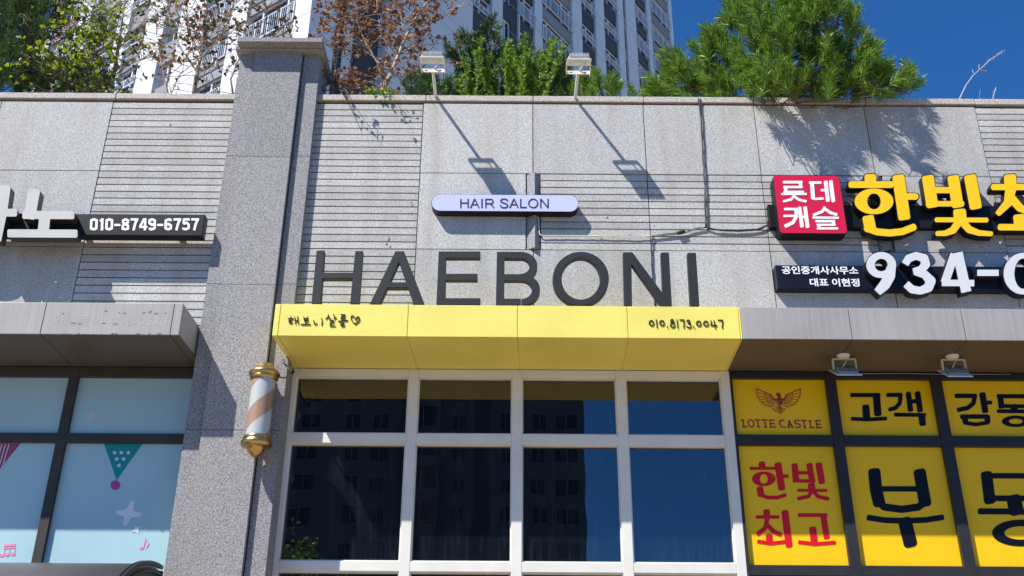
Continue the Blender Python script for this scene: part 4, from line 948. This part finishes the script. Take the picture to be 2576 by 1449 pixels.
def broadleaf(name, label, trunks, ntw, leaf, lsize, lm, bark, cat='tree', group=None, per=(3, 6), tl=(.15, .45), updir=.35, clump=1, lm2=None, f2=0.0, keep=None, hang=0.5, spreadY=.6):
    """Stems given as (points, base radius); twigs spring from them, leaves from the twigs."""
    t = thing(name, label, cat, trunks[0][0][0], group); tb = MB(); segs = []
    for pts, r_ in trunks:
        n_ = len(pts); tb.tube(pts, [r_ * (1 - .8 * i / max(1, n_ - 1)) for i in range(n_)], 7)
        for i in range(n_ - 1): segs.append((pts[i], pts[i + 1], (i + .3) / n_))
    B, D, S_ = [], [], []; B2, D2, S2 = [], [], []
    wsum = [(b - a).length * (0.3 + h) for a, b, h in segs]
    made = 0; tries = 0
    while made < ntw and tries < ntw * 6:
        tries += 1
        a, b, h = random.choices(segs, wsum)[0]; o = a.lerp(b, random.random())
        d = Vector((random.uniform(-1, 1), random.uniform(-1, 1) * spreadY, updir + random.uniform(-.35, .55))).normalized(); L_ = random.uniform(*tl)
        e = o + d * L_
        if keep and not keep(e): continue
        made += 1
        md = o.lerp(e, .55) + Vector((random.gauss(0, .02), random.gauss(0, .02), random.gauss(0, .02))) * (L_ / .3); tb.tube([o, md, e], [.0035, .0025, .0012], 4, cap=False)
        for k in range(random.randint(*per)):
            f = random.uniform(.25, 1.0); q = o.lerp(md, f * 2) if f < .5 else md.lerp(e, f * 2 - 1)
            sub = d + Vector((random.gauss(0, .6), random.gauss(0, .6), random.gauss(0, .5)))
            q2 = q + sub.normalized() * random.uniform(.02, .10); tb.tube([q, q2], .0010, 3, cap=False)
            for c in range(random.randint(1, clump)):
                ld = np.array([random.gauss(0, .7), random.gauss(0, .7), random.gauss(-hang, .5)]); pos = np.array(q2) + np.array([random.gauss(0, .008) for _ in range(3)])
                sz = lsize * random.uniform(.65, 1.25)
                if lm2 and random.random() < f2: B2.append(pos); D2.append(ld); S2.append(sz)
                else: B.append(pos); D.append(ld); S_.append(sz)
    tb.build('trunk', bark, t, True)
    V, F = leafset(B, D, S_); py_mesh('crown', V, F, lm, t)
    if B2: V, F = leafset(B2, D2, S2); py_mesh('crown', V, F, lm2, t)
    return t
def path(Y, *uv):
    return [at(p[0], p[1], (p[2] if len(p) > 2 else Y)) for p in uv]

# the big pine at the right, leaning out over the parapet
pine('pine_tree', 'big bright green pine leaning over the parapet against the blue sky', at(1938, 262, .30),
     [(1690, 235), (1700, 175), (1665, 190), (1650, 235), (1660, 250), (1690, 140), (1750, 160), (1775, 105), (1800, 70), (1830, 25), (1860, -20), (1900, -75), (2010, -95), (2090, -60), (2140, 5), (2165, 60), (2160, 110), (2215, 150), (2235, 185), (2285, 190), (2315, 215), (2330, 245), (2230, 248), (1980, 246), (1890, 240), (1800, 248)],
       .22, .52, 440, 160, .10, .0021, NEEDLE, up=.66, slen=(.16, .32), ymin=lambda u: .12 if u < 1850 else (-.06 if u < 1900 else -9), loc_r=.035, trunk_top=at(1985, -60, .25))
pine('pine_tree', 'dark green pine at the far left edge behind the leafy sapling', at(45, 262, 1.3),
     [(-120, 250), (-130, 60), (-60, -80), (60, -120), (170, -60), (190, 20), (150, 70), (95, 110), (100, 160), (190, 180), (260, 200), (280, 248)],
     1.3, .7, 260, 130, .12, .0023, NEEDLED, up=.45, slen=(.18, .32), loc_r=.04)
for i, (u, ol, y0, lab) in enumerate((
    (1235, [(1195, 245), (1170, 190), (1120, 150), (1150, 100), (1200, 90), (1238, 55), (1265, 60), (1262, 120), (1290, 160), (1270, 240)], .75, 'tall young pine behind the green shrubs, centre, with one long upright tip'),
    (1068, [(1025, 246), (1020, 215), (1050, 185), (1095, 195), (1130, 215), (1140, 246)], .30, 'low dark pine seedling left of the left lamp arm'),
    (1345, [(1300, 246), (1290, 190), (1300, 130), (1330, 110), (1350, 150), (1390, 170), (1425, 190), (1430, 246)], .65, 'young pine among the shrubs left of the right lamp'),
    (1400, [(1375, 246), (1365, 200), (1400, 150), (1425, 145), (1430, 200), (1440, 246)], .45, 'narrow young pine just left of the right lamp arm'),
    (1520, [(1440, 248), (1450, 215), (1480, 190), (1530, 195), (1555, 200), (1560, 248)], .35, 'low young pine just right of the right lamp arm'),
    (1615, [(1585, 249), (1590, 228), (1610, 222), (1650, 215), (1690, 195), (1700, 250)], .40, 'lowest pine seedling at the foot of the big pine'))):
    b_ = at(u, 258, y0)
    pine('young_pine', lab, b_, ol, y0, .2, 95 if i in (0, 2) else 34, 110, .08, .0018, NEEDLED if i < 4 else NEEDLE, 'young pines along the parapet', up=.8, slen=(.10, .2), loc_r=.012)

# saplings
K = lambda u0_, v0_, u1_, v1_: (lambda p: True)
broadleaf('birch_sapling', 'sapling full of yellow-green leaves before the dark pine at left', [
    (path(.75, (205, 262), (190, 190), (150, 120), (120, 60)), .008), (path(.70, (215, 262), (225, 170), (205, 100), (215, 40)), .008), (path(.65, (240, 262), (215, 190), (250, 120), (262, 60)), .008),
    (path(.6, (255, 262), (160, 190), (100, 150), (40, 140)), .007), (path(.6, (150, 262), (120, 200), (90, 160)), .006), (path(.8, (290, 262), (240, 170), (180, 110), (165, 30)), .008)],
    270, None, .052, LEAFY, BARK, per=(2, 5), tl=(.12, .36), lm2=LEAFD, f2=.22, clump=1, updir=.2)
broadleaf('birch_tree', 'pale-barked slim birch with few green leaves, left of the pillar', [
    (path(.9, (280, 262), (284, 200), (296, 130), (306, 60), (315, 0), (322, -80)), .022), (path(.9, (292, 150), (270, 110), (250, 60), (225, 0)), .010), (path(.9, (300, 120), (330, 90), (370, 40), (400, -20)), .007), (path(.85, (285, 190), (330, 160), (390, 135)), .006)],
    140, None, .044, LEAFD, BIRCHB, per=(1, 4), tl=(.2, .5), lm2=LEAFY, f2=.35, clump=1)
broadleaf('birch_tree', 'slim birch with withered brown and green leaves just left of the pillar', [
    (path(.6, (486, 262), (492, 200), (506, 140), (512, 90), (520, 40), (526, -60)), .022), (path(.6, (500, 160), (530, 120), (560, 60), (600, 0)), .007), (path(.6, (495, 180), (460, 130), (430, 70), (415, 10)), .007),
    (path(.55, (505, 140), (480, 90), (470, 30), (460, -20)), .006), (path(.5, (590, 262), (580, 200), (596, 160), (612, 120)), .012), (path(.55, (430, 262), (410, 180), (395, 100), (390, 40)), .006), (path(.55, (560, 262), (530, 180), (480, 100), (470, 40)), .006), (path(.5, (420, 262), (450, 190), (520, 130), (560, 90)), .006)],
    210, None, .046, LEAFB, BIRCHB, per=(1, 4), tl=(.15, .45), lm2=LEAFD, f2=.42, clump=2)
broadleaf('birch_tree', 'drooping sapling top of withered leaves above the pillar cap', [
    (path(.9, (640, 262), (650, 140), (668, 80), (672, 30), (660, -30)), .010), (path(.9, (655, 120), (690, 90), (720, 60)), .006), (path(.9, (640, 160), (690, 110), (735, 90)), .006)],
    34, None, .042, LEAFB, BARK, per=(2, 4), tl=(.12, .34), lm2=LEAFD, f2=.2, clump=3)
broadleaf('birch_tree', 'dead birch with brown withered leaves just right of the pillar', [
    (path(.35, (958, 262), (964, 225), (984, 185), (1000, 145), (1016, 105), (1040, 55), (1082, -5), (1110, -60)), .026), (path(.4, (978, 198), (945, 150), (918, 105), (900, 60), (880, 0)), .011), (path(.35, (1004, 135), (1040, 118), (1085, 112), (1130, 105)), .008),
    (path(.35, (1014, 110), (1012, 60), (1005, 10), (1010, -40)), .008), (path(.45, (930, 125), (880, 90), (850, 40), (835, 0)), .006), (path(.3, (980, 190), (1050, 188), (1085, 186)), .005), (path(.4, (1000, 140), (960, 90), (950, 30), (945, -20)), .007), (path(.3, (1030, 70), (1080, 60), (1130, 30), (1165, 15)), .006)],
    230, None, .046, LEAFB, BIRCHB, per=(2, 4), tl=(.10, .34), clump=3, spreadY=.5)
broadleaf('dry_bush', 'withered brown bush at the right foot of the pillar', [
    (path(.12, (900, 262), (870, 220), (840, 205), (800, 225)), .005), (path(.10, (880, 262), (850, 235), (820, 215), (805, 228)), .005), (path(.2, (905, 262), (905, 225), (890, 190)), .005), (path(.2, (930, 262), (925, 235), (900, 215)), .005), (path(.25, (860, 262), (845, 180), (838, 130), (830, 60)), .005)],
    62, None, .036, LEAFB, BARK, per=(2, 4), tl=(.08, .26), clump=3, cat='bush')
# hanging sprigs whose shade falls on the wall
for lab_, st_, n_ in (
    ('leafy sprig hanging over the coping nearest the foot of the pillar', [(path(.0, (880, 262, .2), (866, 242, -.04), (858, 232, -.12), (852, 226, -.16)), .003), (path(0, (880, 262, .2), (880, 240, -.05), (886, 222, -.2), (890, 212, -.24)), .003)], 9),
    ('small sprig leaning over the coping below the trunk of the dead birch', [(path(0, (985, 262, .2), (990, 240, -.04), (980, 228, -.12)), .003)], 4),
    ('small sprig leaning over the coping just left of the left lamp arm', [(path(0, (1085, 262, .2), (1080, 240, -.04), (1072, 232, -.08)), .003)], 4)):
    broadleaf('birch_sprig', lab_, st_, n_, None, .034, LEAFB, BARK, per=(2, 4), tl=(.04, .10), clump=2, cat='sprig', hang=.8, group='sprigs over the coping')
# shrubs in the middle
def shrub(label, stems, n, group='green shrubs behind the coping', size=.042):
    t = thing('shrub', label, 'shrub', stems[0][0], group); tb = MB(); B, D, S_ = [], [], []
    for st_ in stems:
        tb.tube(st_, [.006 * (1 - .75 * i / (len(st_) - 1)) for i in range(len(st_))], 5)
        for i in range(len(st_) - 1):
            a, b = st_[i], st_[i + 1]; ax = (b - a).normalized(); kk = max(2, int((b - a).length / .016))
            for k in range(kk):
                q = a.lerp(b, k / kk); an = k * 1.57 + random.random()
                for s_ in (0, math.pi):
                    e1 = ax.orthogonal().normalized(); e2 = ax.cross(e1); side = e1 * math.cos(an + s_) + e2 * math.sin(an + s_)
                    B.append(np.array(q)); D.append(np.array(side + ax * .75 + Vector((random.gauss(0, .2), random.gauss(0, .2), random.gauss(0, .2))))); S_.append(size * random.uniform(.65, 1.2))
    tb.build('stem', BARK, t, True); V, F = leafset(B, D, S_); 
    py_mesh('crown', V, F, LEAFG, t); return t
def stems(u0_, u1_, n, vtop, Y, spread, lo=.5):
    o = []
    for i in range(n):
        b = random.uniform(u0_, u1_); tu = b + random.gauss(0, spread); tv = 250 - (250 - vtop) * random.uniform(lo, 1.0); y = Y + random.uniform(-.15, .2)
        o.append([at(b, 262, y), at(b + (tu - b) * .35, 262 + (tv - 262) * .4, y + random.uniform(-.05, .05)), at(b + (tu - b) * .75, 262 + (tv - 262) * .75, y + random.uniform(-.1, .05)), at(tu, tv, y + random.uniform(-.12, .05))])
    return o
shrub('tall bright green shrub right of the left lamp, densest of the shrubs', stems(1130, 1215, 13, 80, .45, 28, .3), 0)
shrub('bright green shrub with small leaves in the middle between the two lamps', stems(1225, 1330, 13, 90, .42, 28, .3), 0)
shrub('light green shrub with long arching shoots left of the right lamp', stems(1310, 1375, 11, 85, .36, 30, .4) + [path(.3, (1330, 262), (1352, 215), (1385, 185), (1418, 160)), path(.35, (1350, 262), (1370, 190), (1374, 140), (1385, 100)), path(.3, (1330, 262), (1362, 200), (1392, 120), (1398, 98))], 0, size=.042)
shrub('tiny bright green sprout at the foot of the dead birch', stems(955, 985, 6, 218, .15, 14), 0)
shrub('low green shrub along the coping left of the left lamp', stems(1060, 1130, 12, 205, .25, 16), 0, size=.026)
# dead stalk against the sky
ds = thing('dead_stalk', 'bare dry seed stalk standing against the sky at far right', 'stalk', at(2410, 262, .2)); b = MB()
st_ = path(.2, (2410, 262), (2416, 244), (2430, 215), (2448, 190), (2462, 178), (2490, 152), (2510, 138), (2525, 128)); b.tube(st_, [.007, .006, .0055, .005, .005, .004, .003, .002], 6)
for i in range(34):
    f = random.random() ** .8; k = 4 + f * 2.99; q = st_[int(k)].lerp(st_[min(int(k) + 1, 7)], k % 1); d = Vector((random.gauss(0, 1), random.gauss(0, 1), random.gauss(0, 1))).normalized() * .012
    b.tube([q, q + d], [.003, .0045], 5)
for (a, c) in (((2450, 188), (2447, 178)), ((2466, 176), (2480, 178)), ((2462, 178), (2463, 165))): b.tube(path(.2, a, c), .0025, 5)
for q in path(.2, (2447, 177), (2481, 178), (2463, 164)): b.lathe(q, [(0, -.007), (.006, 0), (0, .007)], 6)
b.build('stem', TWIGG, ds, True)
ds = thing('dead_stalk', 'short broken dry stalk on the coping at far right edge', 'stalk', at(2496, 262, .2)); b = MB()
b.tube(path(.2, (2494, 262), (2500, 240), (2505, 220)), [.006, .004, .003], 6)
for v in range(222, 246, 4): b.tube(path(.2, (2505 - (v - 222) * .3, v), (2502 - (v - 222) * .3 + random.uniform(-3, 5), v + 2)), .004, 5)
b.tube(path(.2, (2462, 262), (2466, 225)), [.002, .001], 4); b.build('stem', TWIGG, ds, True)

# ================================================================== apartment tower behind
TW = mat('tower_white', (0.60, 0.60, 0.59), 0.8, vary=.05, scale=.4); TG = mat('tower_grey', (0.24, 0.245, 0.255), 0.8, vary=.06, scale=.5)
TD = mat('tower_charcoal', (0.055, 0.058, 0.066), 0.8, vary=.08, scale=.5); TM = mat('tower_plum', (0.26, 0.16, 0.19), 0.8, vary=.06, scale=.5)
TGL = mirrorglass('tower_glass', .16, (.75, .9, 1.0), (.010, .022, .032), .0005, 0.2); TGL2 = mirrorglass('curtained_glass', .12, (.8, .9, 1.0), (.07, .075, .075), .0005, 0.2); TF = mat('window_white', (0.74, 0.75, 0.76), .4, vary=.04); TS = mat('insect_screen', (.05, .052, .058), .6)
TL = mat('louvre', (0.07, 0.068, 0.066), .6, vary=.1); RAIL = mat('rail_white', (0.62, 0.64, 0.66), .45, vary=.05)
P0 = Vector((4.05, 48.8, 0)); dR = Vector((1.116, 0, 0)); dR = Vector((0.809, 1.116, 0)).normalized(); nR = Vector((1.116, -0.809, 0)).normalized()
dL = Vector((-1.116, 0.809, 0)).normalized(); nL = Vector((-0.809, -1.116, 0)).normalized()
A = onplane(778, 60, P0, nR); A.z = 0; Bc = onplane(969, 120, P0, nR); Bc.z = 0
tower = thing('apartment_tower', 'tall white and grey apartment tower with balcony rails behind the roof plants', 'building', (A.x, A.y, 0))
FP = 2.83; ZTOP = 66.0
def sR(u, v): p = onplane(u, v, P0, nR); return (p - A).dot(dR), p.z
def sL(u, v): p = onplane(u, v, A, nL); return (p - A).dot(dL), p.z
sB = (Bc - A).dot(dR); S_END = sR(1697, 120)[0]; L_END = sL(124, 45)[0]
core = MB()
core.obox(A, dR, nR, 0.40, S_END - .02, -18, -0.70, 0, ZTOP - .5); core.obox(A, dL, nL, 0.75, L_END - .05, -12, -0.45, 0, ZTOP - .5)
core.build('core', TG, tower)
zlo, zhi = 27.5, 60.0
wall = MB()
def window(O, du, dn, s0, s1, zb, zt_, rail, style, gscreen=True):
    fr_ = MB(); t_ = 0.07; n0, n1 = -.40, -.28
    B_ = lambda b, a0, a1, na, nb, z0, z1: b.obox(O, du, dn, a0, a1, na, nb, z0, z1)
    B_(fr_, s0, s1, n0, n1, zt_ - t_, zt_); B_(fr_, s0, s1, n0, n1, zb, zb + t_); B_(fr_, s0, s0 + t_, n0, n1, zb + t_, zt_ - t_); B_(fr_, s1 - t_, s1, n0, n1, zb + t_, zt_ - t_)
    wd = s1 - s0; cuts = [s0 + wd * c for c in ((.24, .74) if style == 'wide' else (.5,) if style != 'slit' else ())]
    for c in cuts: B_(fr_, c - .05, c + .05, n0, n1 + .01, zb + t_, zt_ - t_)
    wo = fr_.build('window', TF, tower)
    g_ = MB(); B_(g_, s0 + t_, s1 - t_, -.37, -.35, zb + t_, zt_ - t_); g_.build('pane', TGL if random.random() < .65 else TGL2, wo)
    if style == 'wide' or (style == 'pair' and random.random() < .6):
        sc = MB(); k = (s0 + t_, cuts[0] - .05) if random.random() < .5 else (cuts[-1] + .05, s1 - t_); B_(sc, k[0], k[1], -.345, -.335, zb + t_, zt_ - t_); sc.build('screen', TS, wo)
    if rail:
        r_ = MB(); z0 = zb - .10 if style == 'wide' else zb + .0; z1 = zb + (1.02 if style == 'wide' else rail)
        B_(r_, s0 - .02, s1 + .02, .03, .09, z1 - .05, z1); B_(r_, s0 - .02, s1 + .02, .04, .08, z0, z0 + .05)
        n_ = max(4, int(wd / .14))
        for i in range(n_ + 1):
            x = s0 + wd * i / n_; k = .035 if i % 6 == 0 else .011; B_(r_, x - k, x + k, .045, .075, z0 + .05, z1 - .05)
        for x in (s0, s1): B_(r_, x - .02, x + .02, -.12, .045, z1 - .05, z1 - .01)
        r_.build('railing', RAIL, wo)
def facade(O, du, dn, fs, bays, end, start=0.0, rec=-.16):
    prev = start
    for (ua, va, ub, vb, style, m_, lu, lv, hgt, rail) in bays:
        s0, s1 = sorted((fs(ua, va)[0], fs(ub, vb)[0])); zl = fs(lu, lv)[1]
        if prev < s0: wall.obox(O, du, dn, prev, s0, -.70, 0, 0, ZTOP, 0)
        prev = s1
        um = (ua + ub) / 2; k0 = math.floor((fs(um, 262)[1] - zl) / FP); k1 = math.ceil((fs(um, -30)[1] - zl) / FP) + 1
        last = 0.0
        for k in range(k0, k1 + 1):
            zt_ = zl + k * FP; zb = zt_ - hgt
            sp_ = MB(); sp_.obox(O, du, dn, s0, s1, -.70, rec, last, zb)
            if style == 'half':
                sm_ = s0 + (s1 - s0) * .62; window(O, du, dn, s0, sm_, zb, zt_, 0, 'pair'); sp_.obox(O, du, dn, sm_, s1, -.70, rec, zb, zt_)
            else: window(O, du, dn, s0, s1, zb, zt_, rail, style)
            last = zt_; sp_.build('bay_panel', m_, tower)
        sp_ = MB(); sp_.obox(O, du, dn, s0, s1, -.70, rec, last, ZTOP); sp_.build('bay_panel', m_, tower)
    if prev < end: wall.obox(O, du, dn, prev, end, -.70, 0, 0, ZTOP, 0)
# shaded face, from the inner corner to the far edge
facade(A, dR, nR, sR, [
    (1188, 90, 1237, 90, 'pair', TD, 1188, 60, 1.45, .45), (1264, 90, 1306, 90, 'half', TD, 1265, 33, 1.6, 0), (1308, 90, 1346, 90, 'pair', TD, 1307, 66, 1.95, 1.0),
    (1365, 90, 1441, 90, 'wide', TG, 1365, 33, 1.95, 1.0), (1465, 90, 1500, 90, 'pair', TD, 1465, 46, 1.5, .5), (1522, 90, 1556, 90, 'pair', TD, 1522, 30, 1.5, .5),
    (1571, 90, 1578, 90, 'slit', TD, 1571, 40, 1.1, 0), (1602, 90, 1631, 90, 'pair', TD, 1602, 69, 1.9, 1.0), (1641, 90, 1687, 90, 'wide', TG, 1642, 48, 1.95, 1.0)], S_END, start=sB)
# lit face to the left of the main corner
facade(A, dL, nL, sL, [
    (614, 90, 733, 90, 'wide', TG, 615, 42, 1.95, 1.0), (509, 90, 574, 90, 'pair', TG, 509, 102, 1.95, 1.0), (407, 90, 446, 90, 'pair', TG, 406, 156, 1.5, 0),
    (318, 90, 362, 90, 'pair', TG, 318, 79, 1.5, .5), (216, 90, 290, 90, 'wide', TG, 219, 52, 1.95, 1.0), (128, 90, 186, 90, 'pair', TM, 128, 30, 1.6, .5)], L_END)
# narrow return of the shaded side and the service recess between the two wings
s1_ = sR(840, 110)[0]
wall.obox(A, dR, nR, 0.001, s1_, -.70, -.001, 0, ZTOP)
wall.obox(A, dR, nR, s1_, sB, -.70, -.55, 0, ZTOP)
# thin joint lines across the white columns
for k in range(11):
    z0 = 28.4 + k * FP
    wall.obox(A, dR, nR, sB + .01, S_END - .01, -.02, .003, z0, z0 + .03, 1); wall.obox(A, dL, nL, .01, L_END - .01, -.02, .003, z0, z0 + .03, 1)
    wall.obox(A, dR, nR, sB + .01, S_END - .01, -.02, .003, z0 + .75, z0 + .775, 1)
wall.build('wall', [TW, TG], tower)
rq = lambda u: (lambda p: (p - A).dot(dR))(onplane(u, 110, A + nR * -.5, nR))
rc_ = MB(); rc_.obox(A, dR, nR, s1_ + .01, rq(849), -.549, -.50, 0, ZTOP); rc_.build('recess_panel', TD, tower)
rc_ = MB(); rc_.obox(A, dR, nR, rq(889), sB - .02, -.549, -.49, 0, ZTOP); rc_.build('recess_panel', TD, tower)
for k in range(6):
    z0 = 29.6 + k * FP; lv_ = MB(); la, lb = rq(893), rq(932); lv_.obox(A, dR, nR, la, lb, -.485, -.47, z0, z0 + 2.1)
    for i in range(22): lv_.obox(A, dR, nR, la + .02, lb - .02, -.465, -.40, z0 + .05 + i * .092, z0 + .05 + i * .092 + .055)
    lv_.build('louvre', TL, tower)
pz = MB()
for x in (853, 858):
    s_ = rq(x); pz.tube([tuple(A + dR * s_ + nR * -.45 + Vector((0, 0, z))) for z in (0, 30, ZTOP)], .05, 6)
pz.build('drain_pipe', TD, tower)
# ================================================================== what stands across the street (seen in the glass)
ob = thing('apartment_block', 'shaded apartment block across the street, seen only as a reflection in the dark glass', 'building', (-12, -83, 0))
OX0, OX1, OY = -34.0, 6.4, -82.7; OW = mat('block_wall', (0.12, 0.122, 0.128), .85, vary=.05, scale=.3)
wl2 = MB(); wl2.box(OX0, OX1, OY - 14, OY, 0, 47); wl2.box(-9.2, -6.4, OY, OY + 1.2, 0, 47); wl2.build('wall', OW, ob)
bay2 = MB(); bay2.box(-3.2, -1.8, OY + .001, OY + .02, 0, 47); bay2.box(.2, 1.0, OY + .001, OY + .02, 0, 47); bay2.build('bay_panel', mat('block_dark', (.05, .052, .055), .8), ob)
OG = mat('block_glass', (.006, .008, .010), .15); OF = mat('block_frame', (.15, .155, .16), .5)
wx = [(-19.0, 2.0), (-14.6, 1.5), (-12.2, 1.5), (-8.9, 2.4), (-5.4, 1.4), (-.9, 1.0), (1.8, 1.4), (3.9, 2.0)]
for k in range(5, 15):
    for (x, wd) in wx:
        z0 = k * 2.83 + 1.0; y = OY + (1.2 if -9.3 < x < -7 else 0); f = MB()
        h_ = 1.9 if wd > 2 else 1.4
        for (a, c, d, e) in ((x, x + wd, z0 + h_, z0 + h_ + .08), (x, x + wd, z0 - .08, z0), (x, x + .08, z0, z0 + h_), (x + wd - .08, x + wd, z0, z0 + h_), (x + wd / 2 - .05, x + wd / 2 + .05, z0, z0 + h_)): f.box(a, c, y + .003, y + .07, d, e)
        wo = f.build('window', OF, ob); p = MB(); p.box(x + .08, x + wd - .08, y + .004, y + .03, z0, z0 + h_); p.build('pane', OG, wo)
tr = Vector((-4.75, -15.2, 0))
broadleaf('street_tree', 'leafy green street tree across the pavement, mirrored low in the left dark pane', [
    ([tr, tr + Vector((.05, 0, 3.0)), tr + Vector((0, .1, 5.2)), tr + Vector((.1, 0, 6.6))], .09), ([tr + Vector((0, 0, 3.2)), tr + Vector((-.8, .2, 4.8)), tr + Vector((-1.1, .1, 5.9))], .05), ([tr + Vector((0, 0, 3.4)), tr + Vector((.6, -.2, 4.8)), tr + Vector((.8, -.1, 5.9))], .05), ([tr + Vector((0, 0, 4)), tr + Vector((.2, .6, 5.2)), tr + Vector((.3, .7, 6.4))], .04)],
    230, None, .10, LEAFG, BARK, per=(5, 9), tl=(.3, .9), clump=2, spreadY=1)
